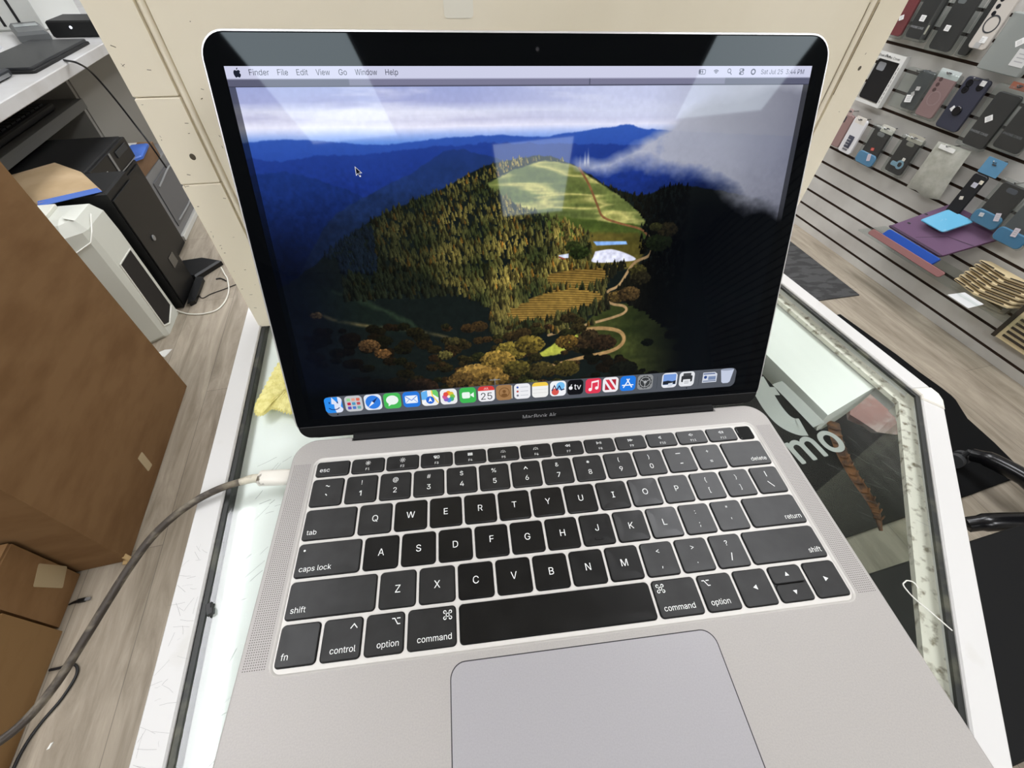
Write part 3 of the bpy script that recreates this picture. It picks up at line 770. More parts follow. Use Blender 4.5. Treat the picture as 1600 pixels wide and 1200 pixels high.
# ---- keys
KH, KW0, U = 16.5, 17.0, 19.0
ROWY = {'fn': 33.9, 'num': 18.77, 'q': 0.0, 'a': -18.77, 'z': -37.54, 'bot': -56.3}
def key(cx, cy, wd, ht, legend=None, bump=False, cap=M_key, label=None):
    g = LG()
    g.slab(wd + .7, ht + .7, 2.0, -0.98, -0.80, 0.0, cx, cy, 5, mi=1)
    L = []
    for d, z in ((0.0, -0.80), (0.0, -0.25), (0.28, 0.02), (1.6, 0.0), (3.6, -0.07)):
        if min(wd, ht) - 2 * d < 2.5: continue
        L.append([(x, y, z) for x, y in rrect(wd - 2 * d, ht - 2 * d, max(1.7 - d, .5), cx, cy, 5)])
    g.loft(L, False, True, 0)
    if bump: g.slab(4.6, 1.3, .6, -.06, .22, .12, cx, cy - 5.2, 4, mi=0)
    k = g.build('key', [cap, M_keyskirt], lap, 35)
    if label: k['label'] = label
    if legend:
        g = LG(); legend(g, cx, cy, wd, ht); g.build('legend', M_leg, k)
    return k
ZL = 0.035
def L_letter(s): return lambda g, x, y, w, h: g.text(s, x, y - 1.7, 3.5, ZL)
def L_letter_hi(s): return lambda g, x, y, w, h: g.text(s, x, y - .9, 3.5, ZL)
def L_two(a, b):
    def f(g, x, y, w, h):
        if a == '~': g.stroke([(x - 1.1 + .22 * k, y + 3.6 + .38 * math.sin(k / 10 * 2 * PI)) for k in range(11)], .42, ZL)
        elif a == '_': g.stroke([(x - 1.5, y + 4.0), (x + 1.5, y + 4.0)], .45, ZL)
        elif a in '^': g.stroke([(x - 1.1, y + 2.8), (x, y + 4.4), (x + 1.1, y + 2.8)], .45, ZL)
        elif a == '|': g.stroke([(x, y + 1.9), (x, y + 5.4)], .45, ZL)
        elif a == '*':
            for q in range(3):
                t = math.radians(90 + 60 * q); g.stroke([(x - .95 * math.cos(t), y + 3.9 - .95 * math.sin(t)), (x + .95 * math.cos(t), y + 3.9 + .95 * math.sin(t))], .36, ZL)
        else: g.text(a, x, y + 2.7 - (.4 if a in '(){}' else 0), 2.6, ZL)
        if b == '\\': g.stroke([(x - 1.3, y - 1.2), (x + 1.3, y - 4.8)], .45, ZL)
        elif b == '/': g.stroke([(x - .7, y - 5.0), (x + .7, y - 1.2)], .45, ZL)
        elif b == '-': g.stroke([(x - .9, y - 2.9), (x + .9, y - 2.9)], .5, ZL)
        elif b == '`': g.stroke([(x - .5, y - 1.3), (x + .4, y - 2.3)], .5, ZL)
        elif b == '1': g.flat([(x - .85, y - 1.85), (x - .85, y - 2.35), (x - .05, y - 1.85), (x - .05, y - 4.35), (x + .42, y - 4.35), (x + .42, y - 1.2), (x - .05, y - 1.2)], ZL)
        else: g.text(b, x, y - 4.3, 3.1 if b.isdigit() else 2.8, ZL)
    return f
def L_bl(s): return lambda g, x, y, w, h: g.text(s, x - w / 2 + 2.1, y - h / 2 + 2.6, 2.55, ZL, 'L')
def L_br(s): return lambda g, x, y, w, h: g.text(s, x + w / 2 - 2.1, y - h / 2 + 2.6, 2.55, ZL, 'R')
def sym(g, s, x, y):
    if s == 'ctl': g.stroke([(x - 1.5, y - .8), (x, y + 1.0), (x + 1.5, y - .8)], .42, ZL)
    if s == 'opt': g.stroke([(x - 1.9, y + 1.2), (x - .7, y + 1.2), (x + .7, y - 1.2), (x + 1.9, y - 1.2)], .42, ZL); g.stroke([(x + .3, y + 1.2), (x + 1.9, y + 1.2)], .42, ZL)
    if s == 'cmd':
        for sx in (-1, 1):
            for sy in (-1, 1):
                c = circ(.62, x + sx * 1.27, y + sy * 1.27, 12); g.stroke(c, .38, ZL, close=True)
            g.stroke([(x + sx * .68, y - 1.3), (x + sx * .68, y + 1.3)], .38, ZL); g.stroke([(x - 1.3, y + sx * .68), (x + 1.3, y + sx * .68)], .38, ZL)
def L_mod(s, y_, right=False):
    def f(g, x, y, w, h):
        if right:
            sym(g, s, x - w / 2 + 3.6, y + 4.6); g.text(y_, x - w / 2 + 2.4, y - h / 2 + 2.7, 2.5, ZL, 'L')
        else:
            sym(g, s, x + w / 2 - 3.6, y + 4.6); g.text(y_, x + w / 2 - 1.9, y - h / 2 + 2.7, 2.5, ZL, 'R')
    return f
def L_fn(i):
    def f(g, x, y, w, h):
        g.text('F%d' % i, x, y - 3.3, 1.5, ZL)
        yy = y + 1.5; k0 = len(g.v)
        def spk(x):
            g.stroke([(x - 1.0, yy - .35), (x - .5, yy - .35), (x + .2, yy - .95), (x + .2, yy + .95), (x - .5, yy + .35), (x - 1.0, yy + .35)], .30, ZL, close=True)
        def tri(cx, d): g.stroke([(cx - .62 * d, yy - .75), (cx + .62 * d, yy), (cx - .62 * d, yy + .75)], .30, ZL, close=True)
        if i in (1, 2):
            r = .5 if i == 1 else .65
            g.stroke(circ(r, x, yy, 12), .30, ZL, close=True)
            for q in range(8):
                a = q * PI / 4; g.stroke([(x + (r + .45) * math.cos(a), yy + (r + .45) * math.sin(a)), (x + (r + 1.0) * math.cos(a), yy + (r + 1.0) * math.sin(a))], .30, ZL)
        elif i == 3:
            g.stroke(rrect(1.4, .8, .1, x - .9, yy + .45, 1), .30, ZL, close=True); g.stroke(rrect(.9, .6, .1, x - .7, yy - .55, 1), .30, ZL, close=True); g.stroke(rrect(1.1, 1.7, .1, x + .9, yy, 1), .30, ZL, close=True)
        elif i == 4:
            for a in (-1, 0, 1):
                for b in (-.5, .5): g.stroke(rrect(.6, .6, .1, x + a * 1.0, yy + b, 1), .30, ZL, close=True)
        elif i in (5, 6):
            for q in range(5):
                a = PI * q / 4; g.flat(circ(.22 if i == 5 else .27, x + 1.3 * math.cos(a), yy - .6 + 1.2 * math.sin(a), 8), ZL)
            g.stroke([(x - .5, yy - .6), (x + .5, yy - .6)], .30, ZL)
        elif i == 7: tri(x - .75, -1); tri(x + .75, -1)
        elif i == 8: tri(x - .9, 1); g.stroke([(x + .5, yy - .8), (x + .5, yy + .8)], .30, ZL); g.stroke([(x + 1.2, yy - .8), (x + 1.2, yy + .8)], .30, ZL)
        elif i == 9: tri(x - .75, 1); tri(x + .75, 1)
        elif i >= 10:
            spk(x - .3)
            for q in range(i - 10):
                r = .8 + .55 * q; g.stroke([(x + .1 + r * math.cos(a), yy + r * math.sin(a)) for a in (-.8, -.4, 0, .4, .8)], .30, ZL)
    return f
def L_arrow(d):
    def f(g, x, y, w, h):
        P = {'l': [(-1.2, 0), (.9, 1.2), (.9, -1.2)], 'r': [(1.2, 0), (-.9, -1.2), (-.9, 1.2)], 'u': [(0, 1.1), (-1.1, -.8), (1.1, -.8)], 'd': [(0, -1.1), (1.1, .8), (-1.1, .8)]}[d]
        g.flat([(x + a, y + b) for a, b in P], ZL)
    return f
X0 = -137.75
def row(y, items, ht=KH):
    x = 0.0
    for u, lg, kw in items:
        key(X0 + (x + u / 2) * U, y, u * U - 2.0, ht, lg, **kw); x += u
# function row
fx = -136.5; FP = 20.17
for i in range(13):
    key(fx + FP * i + 9.25, ROWY['fn'], 18.5, 9.4, L_bl('esc') if i == 0 else L_fn(i))
M_touch = mat('glossy touch sensor', (24, 26, 28), 0.06, 0, 1.5)
key(fx + FP * 13 + 4.95, ROWY['fn'], 9.7, 9.4, None, cap=M_touch, label='small glossy black fingerprint button')
row(ROWY['num'], [(1, L_two(*q), {}) for q in (('~', '`'), ('!', '1'), ('@', '2'), ('#', '3'), ('$', '4'), ('%', '5'), ('^', '6'), ('&', '7'), ('*', '8'), ('(', '9'), (')', '0'), ('_', '-'), ('+', '='))] + [(1.5, L_br('delete'), {})])
row(ROWY['q'], [(1.5, L_bl('tab'), {})] + [(1, L_letter(c), {'cap': M_key if c in 'QP' else M_worn}) for c in 'QWERTYUIOP'] + [(1, L_two('{', '['), {}), (1, L_two('}', ']'), {}), (1, L_two('|', '\\'), {})])
def L_caps(g, x, y, w, h):
    L_bl('caps lock')(g, x, y, w, h); g.flat(circ(.55, x - w / 2 + 3.0, y + h / 2 - 3.4, 12), ZL)
row(ROWY['a'], [(1.75, L_caps, {})] + [(1, (L_letter_hi if c in 'FJ' else L_letter)(c), {'bump': c in 'FJ', 'cap': M_worn}) for c in 'ASDFGHJKL'] + [(1, L_two(':', ';'), {}), (1, L_two('"', "'"), {}), (1.75, L_br('return'), {})])
row(ROWY['z'], [(2.25, L_bl('shift'), {})] + [(1, L_letter(c), {'cap': M_key if c in 'ZX' else M_worn}) for c in 'ZXCVBNM'] + [(1, L_two('<', ','), {}), (1, L_two('>', '.'), {}), (1, L_two('?', '/'), {}), (2.25, L_br('shift'), {})])
row(ROWY['bot'], [(1, L_bl('fn'), {}), (1, L_mod('ctl', 'control'), {}), (1, L_mod('opt', 'option'), {}), (1.25, L_mod('cmd', 'command'), {}), (5, None, {'cap': M_worn}), (1.25, L_mod('cmd', 'command', True), {}), (1, L_mod('opt', 'option', True), {}), (1, L_arrow('l'), {})])
xu = X0 + 13.0 * U; key(xu, ROWY['bot'] + 4.25, 17.0, 8.0, L_arrow('u')); key(xu, ROWY['bot'] - 4.25, 17.0, 8.0, L_arrow('d'))
g = LG(); g.slab(17.7, 17.2, 2.0, -0.985, -0.82, 0.0, xu, ROWY['bot'], 5); g.build('key_gap', M_keyskirt, lap)
key(X0 + 14.0 * U, ROWY['bot'], 17.0, KH, L_arrow('r'))
# ---- lid: u across, v up the screen from the hinge, n out of the screen
LA = 1.1197
ev = Vector((0, math.cos(LA), math.sin(LA))); nv = Vector((0, -math.sin(LA), math.cos(LA)))
LIDM = MM @ Matrix(((1, 0, 0, 0), (0, ev.y, nv.y, 57.0), (0, ev.z, nv.z, -3.0), (0, 0, 0, 1)))
def SG(): g = G(); g.xf = LIDM.copy(); return g
def tabrect(x0, x1, y0, y1, rt, rb, d=0.0, n=8):
    p = []
    for (cx, cy, r, a0) in ((x1 - rt, y1 - rt, rt, 0), (x0 + rt, y1 - rt, rt, 90), (x0 + rb, y0 + rb, rb, 180), (x1 - rb, y0 + rb, rb, 270)):
        for k in range(n + 1):
            a = math.radians(a0 + 90 * k / n); p.append((cx + (r - d) * math.cos(a), cy + (r - d) * math.sin(a)))
    return p
g = SG()
B = (-152, 152, 1.6, 207.6, 11.5, 12.0)
g.loft([[(x, y, -4.6) for x, y in tabrect(*B, d=2.2)], [(x, y, -3.6) for x, y in tabrect(*B, d=.4)], [(x, y, -2.6) for x, y in tabrect(*B, d=0)], [(x, y, -.5) for x, y in tabrect(*B, d=0)], [(x, y, -.2) for x, y in tabrect(*B, d=.3)]])
g.build('lid_shell', M_lid, lap, 40)
g = SG(); g.loft([[(x, y, -.5) for x, y in tabrect(-151.1, 151.1, 1.9, 206.6, 10.6, 11.4)], [(x, y, -.06) for x, y in tabrect(-151.1, 151.1, 1.9, 206.6, 10.6, 11.4)], [(x, y, 0.0) for x, y in tabrect(-151.1, 151.1, 1.9, 206.6, 10.6, 11.4, d=.5)]])
scr = g.build('screen', M_bezel, lap)
g = SG(); g.flat(tabrect(-150.4, 150.4, 2.2, 9.45, .6, 7.0), .03, 0); g.box(-149.5, 9.45, .02, 149.5, 9.75, .10, mi=1)
ch = g.build('chin_strip', [M_hinge, mat('seam highlight', (70, 70, 72), 0.4)], scr)
g = SG(); g.text('MacBook Air', 0, 3.6, 2.75, .06, 'C'); g.build('chin_lettering', mat('grey lettering', (150, 150, 152), 0.4), scr)
g = SG(); g.flat(circ(1.0, 0, 200.4, 20), .012); g.flat(circ(.5, 0, 200.4, 16), .016, 1); g.build('webcam', [mat('camera ring', (20, 22, 26), 0.2), mat('camera lens', (44, 42, 48), 0.1)], scr)
g = LG(); g.tube([(-118.2, 57.0, -3.2), (118.2, 57.0, -3.2)], 4.2, 16); g.box(-118.2, 52.9, -8, 118.2, 57.5, -3.0); g.build('hinge_cover', M_hinge, lap, 40)
# ---- display picture: a generic valley landscape painted into the mesh of the panel
NX, NY = 780, 488
im = paint_display(NX, NY)
x = np.linspace(-143.25, 143.25, NX + 1); y = np.linspace(193.75, 14.65, NY + 1)
gx, gy = np.meshgrid(x, y)
co = np.stack([gx, gy, np.full_like(gx, .008)], -1).reshape(-1, 3)
Mx = np.array(LIDM); co = co @ Mx[:3, :3].T + Mx[:3, 3]
idx = np.arange((NX + 1) * (NY + 1)).reshape(NY + 1, NX + 1)
fa = np.stack([idx[1:, :-1], idx[1:, 1:], idx[:-1, 1:], idx[:-1, :-1]], -1).reshape(-1)
me = bpy.data.meshes.new('display_picture'); nf = NX * NY
me.vertices.add(len(co)); me.vertices.foreach_set('co', co.astype(np.float32).ravel())
me.loops.add(nf * 4); me.loops.foreach_set('vertex_index', fa.astype(np.int32))
me.polygons.add(nf); me.polygons.foreach_set('loop_start', np.arange(0, nf * 4, 4, dtype=np.int32)); me.polygons.foreach_set('loop_total', np.full(nf, 4, dtype=np.int32))
me.update(calc_edges=True)
at = me.color_attributes.new('picture', 'BYTE_COLOR', 'CORNER')
s = im / 255.0; s = np.where(s <= .04045, s / 12.92, ((s + .055) / 1.055) ** 2.4)
cc = np.concatenate([s, np.ones(s.shape[:2] + (1,))], -1).reshape(-1, 4)
at.data.foreach_set('color', np.repeat(cc, 4, 0).astype(np.float32).ravel())
m = mat('display picture', (2, 2, 3), 0.03, 0, SCREEN_IOR); nt = m.node_tree
a = nt.nodes.new('ShaderNodeVertexColor'); a.layer_name = 'picture'
nt.links.new(a.outputs[0], nt.nodes['Principled BSDF'].inputs['Emission Color']); nt.nodes['Principled BSDF'].inputs['Emission Strength'].default_value = 1.0
me.materials.append(m); o = bpy.data.objects.new('display_picture', me); col.objects.link(o); o.parent = scr
# ---- menu bar text, pointer, dock
INK = lit((28, 32, 48)); INKS = lit((70, 74, 96))
g = SG()
for st, u_, wd in (('Finder', -128.7, 8.7), ('File', -118.4, 4.6), ('Edit', -109.8, 5.0), ('View', -100.6, 6.2), ('Go', -91.7, 3.7), ('Window', -81.1, 10.0), ('Help', -69.4, 5.8)):
    g.text(st, u_, 190.3, 2.25, .014, 'C', wd)
ax, ay = -138.3, 191.2                           # fruit mark at the left of the bar
g.flat(catmull([(ax, ay + .85, 0), (ax + .9, ay + 1.1, 0), (ax + 1.45, ay + .6, 0), (ax + 1.15, ay, 0), (ax + 1.55, ay - .75, 0), (ax + .85, ay - 1.75, 0), (ax, ay - 1.5, 0), (ax - .85, ay - 1.75, 0), (ax - 1.5, ay - .4, 0), (ax - 1.25, ay + .8, 0), (ax - .7, ay + 1.1, 0), (ax, ay + .85, 0)], 4) and [tuple(q[:2]) for q in catmull([(ax, ay + .85, 0), (ax + .9, ay + 1.1, 0), (ax + 1.45, ay + .6, 0), (ax + 1.15, ay, 0), (ax + 1.55, ay - .75, 0), (ax + .85, ay - 1.75, 0), (ax, ay - 1.5, 0), (ax - .85, ay - 1.75, 0), (ax - 1.5, ay - .4, 0), (ax - 1.25, ay + .8, 0), (ax - .7, ay + 1.1, 0)], 4)], .014)
g.flat([(ax, ay + 1.15), (ax + .15, ay + 1.8), (ax + .65, ay + 2.05), (ax + .5, ay + 1.4)], .014)
g.build('menu_text', INK, scr)
g = SG(); u_ = 84.0; v_ = 191.3
g.stroke(rrect(3.4, 1.9, .4, u_, v_, 2), .26, .014, close=True); g.flat([(u_ - 1.5, v_ - .7), (u_ - .7, v_ - .7), (u_ - .7, v_ + .7), (u_ - 1.5, v_ + .7)], .014); g.flat([(u_ + .3, v_ + 1.2), (u_ - .5, v_ - .1), (u_ + .1, v_ - .1), (u_ - .2, v_ - 1.2), (u_ + .7, v_ + .2), (u_ + .1, v_ + .2)], .014)
for r in (.6, 1.2, 1.8): g.stroke([(91.4 + r * math.cos(a), 190.3 + r * math.sin(a)) for a in (.8, 1.2, 1.57, 1.94, 2.34)], .34, .014)
g.stroke(circ(.85, 98.4, 191.7, 14), .3, .014, close=True); g.stroke([(99.0, 191.0), (99.8, 190.1)], .35, .014)
for k in (-.65, .75): g.stroke(rrect(2.3, .95, .45, 105.1, 191.3 + k, 3), .28, .014, close=True); g.flat(circ(.4, 105.1 + .6 * (1 if k > 0 else -1), 191.3 + k, 8), .014)
g.stroke(circ(1.05, 111.4, 191.3, 16), .55, .014, close=True)
g.text('Sat Jul 25  3:44 PM', 127.5, 190.3, 2.0, .014, 'C', 23.6)
g.build('status_text', INKS, scr)
g = SG(); cx, cy = -92.7, 152.2
pt = [(0, 0), (0, -3.9), (.95, -3.0), (1.55, -4.4), (2.15, -4.15), (1.55, -2.8), (2.8, -2.8)]
g.flat([(cx + 1.12 * a - .12, cy + 1.12 * b + .25) for a, b in pt], .014, 0); g.flat([(cx + .14 + .86 * a, cy - .25 + .86 * b) for a, b in pt], .02, 1)
g.build('mouse_pointer', [lit((230, 232, 240)), lit((14, 16, 30))], scr)
g = SG(); g.flat(rrect(264.4, 13.3, 3.6, .6, 22.3), .014, 0)
for u_ in (78.3, 107.0): g.stroke([(u_, 18.0), (u_, 26.8)], .22, .018, 1)
for u_ in (-125.6, 99.2): g.flat(circ(.42, u_, 16.9, 10), .018, 2)
g.build('dock', [lit((84, 88, 96)), lit((60, 64, 68)), lit((4, 4, 6))], scr)
def icon(u_, draw, bg=None, sz=10.4, r=2.4):
    g = SG(); mats = []
    def c(rgb):
        m = lit(rgb)
        if m not in mats: mats.append(m)
        return mats.index(m)
    v_ = 23.35
    st = [.020]
    def F(poly, rgb):
        st[0] += .003; g.flat([(u_ + a, v_ + b) for a, b in poly], st[0], c(rgb))
    def S(pts, wd, rgb, close=False):
        st[0] += .003; g.stroke([(u_ + a, v_ + b) for a, b in pts], wd, st[0], c(rgb), close)
    def T(s, a, b, h, rgb, wd=None):
        st[0] += .003; g.text(s, u_ + a, v_ + b, h, st[0], 'C', wd, c(rgb))
    if bg: F(rrect(sz, sz, r), bg)
    draw(F, S, T); g.build('app_icon', mats, scr)
half = lambda sgn: [(a, b) for a, b in rrect(10.4, 10.4, 2.4) if a * sgn >= -.01]
def d_face(F, S, T):
    F([q for q in rrect(10.4, 10.4, 2.4) if q[0] > 0] + [(-.6, 5.2), (-1.2, .8), (.4, .4), (.2, -2), (.9, -5.2)], (222, 228, 246))
    S([(-2.3, 2.2), (-2.3, 1.0)], .7, (16, 42, 110)); S([(2.4, 2.2), (2.4, 1.0)], .7, (16, 42, 110))
    S([(-3.2, -1.9), (-1.6, -2.9), (0, -3.1), (1.6, -2.9), (3.2, -1.9)], .55, (16, 42, 110))
def d_grid(F, S, T):
    cs = [(150, 210, 150), (226, 160, 140), (220, 110, 90), (190, 40, 70), (80, 150, 190), (190, 80, 90), (90, 80, 180), (80, 120, 200), (110, 170, 170)]
    for k in range(9): F(rrect(2.1, 1.9, .4, -2.8 + 2.8 * (k % 3), 2.7 - 2.7 * (k // 3), 2), cs[k])
def d_compass(F, S, T):
    F(circ(4.5, 0, 0, 28), (50, 126, 226)); F([(3.2, 3.2), (.6, -.6), (-.6, .6)], (30, 52, 110)); F([(-3.2, -3.2), (-.6, .6), (.6, -.6)], (240, 244, 250))
def d_bubble(F, S, T): F(circ(3.7, 0, .5, 24, 3.1), (236, 246, 240)); F([(-2.4, -1.2), (-2.7, -3.6), (-.4, -2.2)], (236, 246, 240))
def d_mail(F, S, T):
    F(rrect(7.6, 5.2, .7), (236, 242, 252)); S([(-3.5, 2.2), (0, -.7), (3.5, 2.2)], .45, (70, 130, 220)); S([(-3.5, -2.2), (-1.2, .2)], .3, (70, 130, 220)); S([(3.5, -2.2), (1.2, .2)], .3, (70, 130, 220))
def d_map(F, S, T):
    F([(-5.2, -1), (-1.4, -1), (-1.4, 5.2), (-5.2, 4.2)], (100, 178, 240)); F([(1, 5.2), (4.2, 5.1), (5.2, 3.4), (5.2, -1.2), (2.0, 1.2)], (110, 204, 110)); S([(-5, -3.6), (-1, -.4), (1.4, 2.2), (5, -.8)], 1.1, (250, 250, 250)); S([(1.2, 5), (1.6, 1.4), (4.8, -3.6)], .8, (250, 216, 90)); F(circ(2.6, 0, -1.4, 20), (44, 108, 214)); F([(0, .4), (1.2, -2.7), (0, -2.0), (-1.2, -2.7)], (250, 250, 250))
def d_flower(F, S, T):
    cs = [(240, 150, 50), (220, 190, 60), (130, 190, 70), (70, 170, 120), (80, 140, 210), (130, 100, 190), (200, 90, 150), (226, 80, 70)]
    for k in range(8):
        a = PI / 2 - k * PI / 4; F(circ(1.55, 2.4 * math.cos(a), 2.4 * math.sin(a), 14), cs[k])
    F(circ(.8, 0, 0, 12), (250, 240, 220))
def d_cam(F, S, T): F(rrect(5.0, 4.2, 1.0, -1.1, 0), (236, 248, 240)); F([(1.7, .3), (3.8, 1.8), (3.8, -1.8), (1.7, -.3)], (236, 248, 240))
def d_cal(F, S, T):
    F([(-5.1, 2.2)] + [(5.1, 2.2)] + [q for q in rrect(10.4, 10.4, 2.4) if q[1] > 2.3], (216, 62, 60)); T('JUL', 0, 3.0, 1.3, (250, 226, 224)); T('25', 0, -3.9, 4.6, (46, 46, 50))
def d_contact(F, S, T): S(circ(3.2, 0, 0, 24), .45, (118, 82, 46), True); F(circ(1.1, 0, .7, 14), (118, 82, 46)); F(circ(2.0, 0, -1.8, 14, 1.1), (118, 82, 46)); F(rrect(.6, 9, .2, 4.9, 0), (200, 196, 180))
def d_list(F, S, T):
    for k in range(3): F(circ(.75, -3.0, 2.8 - 2.8 * k, 10), [(60, 90, 170), (190, 80, 70), (120, 120, 130)][k]); S([(-1.2, 2.8 - 2.8 * k), (3.8, 2.8 - 2.8 * k)], .35, (184, 188, 196))
def d_note(F, S, T):
    F([(-5.1, 2.6)] + [(5.1, 2.6)] + [q for q in rrect(10.4, 10.4, 2.4) if q[1] > 2.7], (242, 204, 76)); S([(-4.6, .3), (4.6, .3)], .22, (208, 208, 204)); S([(-4.6, -2), (4.6, -2)], .22, (208, 208, 204))
def d_free(F, S, T): F(circ(2.8, 1.6, 1.6, 20), (120, 190, 240)); F(circ(2.4, -1.8, -2.2, 18), (214, 88, 78)); S([(-4, -1.4), (-2.4, 2.2), (-.8, -1), (.8, 1.8), (2.2, -1.2), (4.2, -.6)], .8, (30, 44, 92))
def d_tv(F, S, T):
    T('tv', 1.5, -1.6, 3.9, (240, 240, 244)); F(circ(1.25, -3.0, -.3, 14), (240, 240, 244)); F([(-3.0, 1.1), (-2.9, 1.9), (-2.2, 2.2), (-2.4, 1.4)], (240, 240, 244))
def d_music(F, S, T):
    F(circ(1.15, -2.0, -2.4, 14), (252, 240, 242)); F(circ(1.15, 2.3, -1.6, 14), (252, 240, 242)); S([(-1.05, -2.4), (-1.05, 2.6)], .55, (252, 240, 242)); S([(3.2, -1.6), (3.2, 3.3)], .55, (252, 240, 242)); F([(-1.3, 1.9), (3.45, 2.7), (3.45, 3.9), (-1.3, 3.1)], (252, 240, 242))
def d_news(F, S, T): F([(-3.6, 3.6), (-1.2, 3.6), (3.6, -3.6), (1.2, -3.6)], (214, 60, 78)); F([(.4, 3.6), (3.6, 3.6), (3.6, -1.2)], (170, 40, 60)); F([(-.4, -3.6), (-3.6, -3.6), (-3.6, 1.2)], (170, 40, 60))
def d_store(F, S, T): S([(-2.9, -3.0), (.9, 3.2)], .75, (240, 246, 252)); S([(2.9, -3.0), (-.9, 3.2)], .75, (240, 246, 252)); S([(-3.8, -1.2), (3.8, -1.2)], .75, (240, 246, 252))
def d_gear(F, S, T):
    F([(r * math.cos(a), r * math.sin(a)) for k in range(24) for r, a in ((4.6 if k % 2 else 4.1, 2 * PI * k / 24),)], (58, 60, 62)); S(circ(3.4, 0, 0, 24), .4, (170, 172, 174), True); F(circ(1.1, 0, 0, 12), (170, 172, 174))
    for k in range(3): S([(0, 0), (3.2 * math.cos(k * 2.094 + .5), 3.2 * math.sin(k * 2.094 + .5))], .5, (170, 172, 174))
def d_photo(F, S, T): F(rrect(8.8, 7.4, .6, 0, .6), (120, 156, 220)); F([(-4.4, -2.9), (4.4, -2.9), (4.4, -.2), (2, -.9), (-1, -.2), (-4.4, -.6)], (34, 40, 52)); F([(-1, -4.8), (2, -4.4), (2.6, -1.8), (-.6, -2.2)], (210, 216, 226))
def d_print(F, S, T): F(rrect(7.6, 4.4, .7, 0, .2), (52, 54, 58)); F(rrect(5.4, 2.0, .3, 0, 3.2), (70, 72, 76)); F(rrect(5.0, 4.0, .3, 0, -2.2), (232, 234, 238)); S([(-1.6, -1.6), (1.6, -1.6)], .35, (120, 122, 126)); S([(-1.6, -2.8), (1.6, -2.8)], .35, (120, 122, 126))
def d_doc(F, S, T): F([(-5.0, -3.6), (5.0, -3.6), (5.0, 2.2), (3.2, 3.6), (-5.0, 3.6)], (206, 212, 224)); F(rrect(8, .7, .2, -.6, 2.6), (64, 84, 132)); F(circ(1.1, -3.0, .2, 12), (48, 72, 132)); F(rrect(5.2, 2.6, .2, 1.6, -.6), (120, 138, 172)); F(rrect(9, .6, .1, 0, -2.6), (90, 106, 140))
def d_bin(F, S, T): F([(-4.6, 4.8), (4.6, 4.8), (3.0, -4.0), (1.8, -5.0), (-1.8, -5.0), (-3.0, -4.0)], (196, 204, 224)); F(circ(4.6, 0, 4.7, 24, .8), (150, 158, 178))
ICONS = [(-126.9, d_face, (44, 140, 236)), (-115.0, d_grid, (196, 198, 202)), (-103.5, d_compass, (226, 232, 244)), (-91.9, d_bubble, (72, 186, 88)), (-80.3, d_mail, (42, 120, 220)), (-68.9, d_map, (240, 240, 240)), (-57.4, d_flower, (238, 238, 240)), (-45.5, d_cam, (64, 182, 84)),
         (-33.8, d_cal, (238, 238, 242)), (-22.5, d_contact, (160, 120, 78)), (-11.0, d_list, (236, 236, 240)), (0.5, d_note, (240, 240, 238)), (12.1, d_free, (240, 242, 246)), (23.4, d_tv, (14, 14, 18)), (35.3, d_music, (224, 58, 84)), (46.7, d_news, (240, 236, 240)), (58.3, d_store, (34, 122, 226)), (70.0, d_gear, (140, 142, 144)),
         (86.6, d_photo, (232, 234, 240)), (98.5, d_print, (226, 228, 232)), (114.5, d_doc, None), (126.2, d_bin, None)]
for u_, dr, bg in ICONS: icon(u_, dr, bg)

# ---------------------------------------------------------------- charging cable
M_cab = mat('grimy cable', (58, 50, 42), 0.5, noise=(170, (138, 128, 110), 0.5, 0.74, (.5, .5, 1)))
M_plug = mat('scuffed white plug', (228, 224, 214), 0.4, noise=(160, (96, 88, 72), 0.60, 0.68, (1, 1, 1)))
cab = thing('charging_cable', 'grimy frayed charging cable plugged into the left side of the laptop', 'cable', (-.1541, .0336, .006))
o0 = Vector((-.1541, .0336, .006))
def CG(): g = G(); g.xf = Matrix.Translation(-o0); return g
a = Vector((-.1524, .0340, .0068)); b = Vector((-.1712, .0352, .0066)); tt = (b - a).normalized(); sd = Vector((-tt.y, tt.x, 0))
g = CG()
for_l = []
for d, k in ((0, .9), (.0006, 1.0), (.0180, 1.0), (.0188, .85)):
    q = a + tt * d; for_l.append([tuple(q + sd * (x * k) + Vector((0, 0, z * k))) for x, z in rrect(.0094, .0062, .0026)])
g.loft(for_l); g.build('plug', M_plug, cab, 50)
cp = CABLE
g = CG(); g.tube([b - tt * .0004, b + tt * .004, Vector(cp[1])], [.0026, .0025, .0021], 12); g.build('strain_relief', mat('worn white sleeve', (206, 200, 182), 0.5, noise=(90, (120, 110, 88), 0.55, 0.7, (1, 1, 1))), cab, 50)
g = CG(); g.tube(catmull([Vector(cp[1]) - (Vector(cp[2]) - Vector(cp[1])) * .3] + [Vector(q) for q in cp[1:]], 8), .00205, 12); g.build('cord', M_cab, cab, 50)

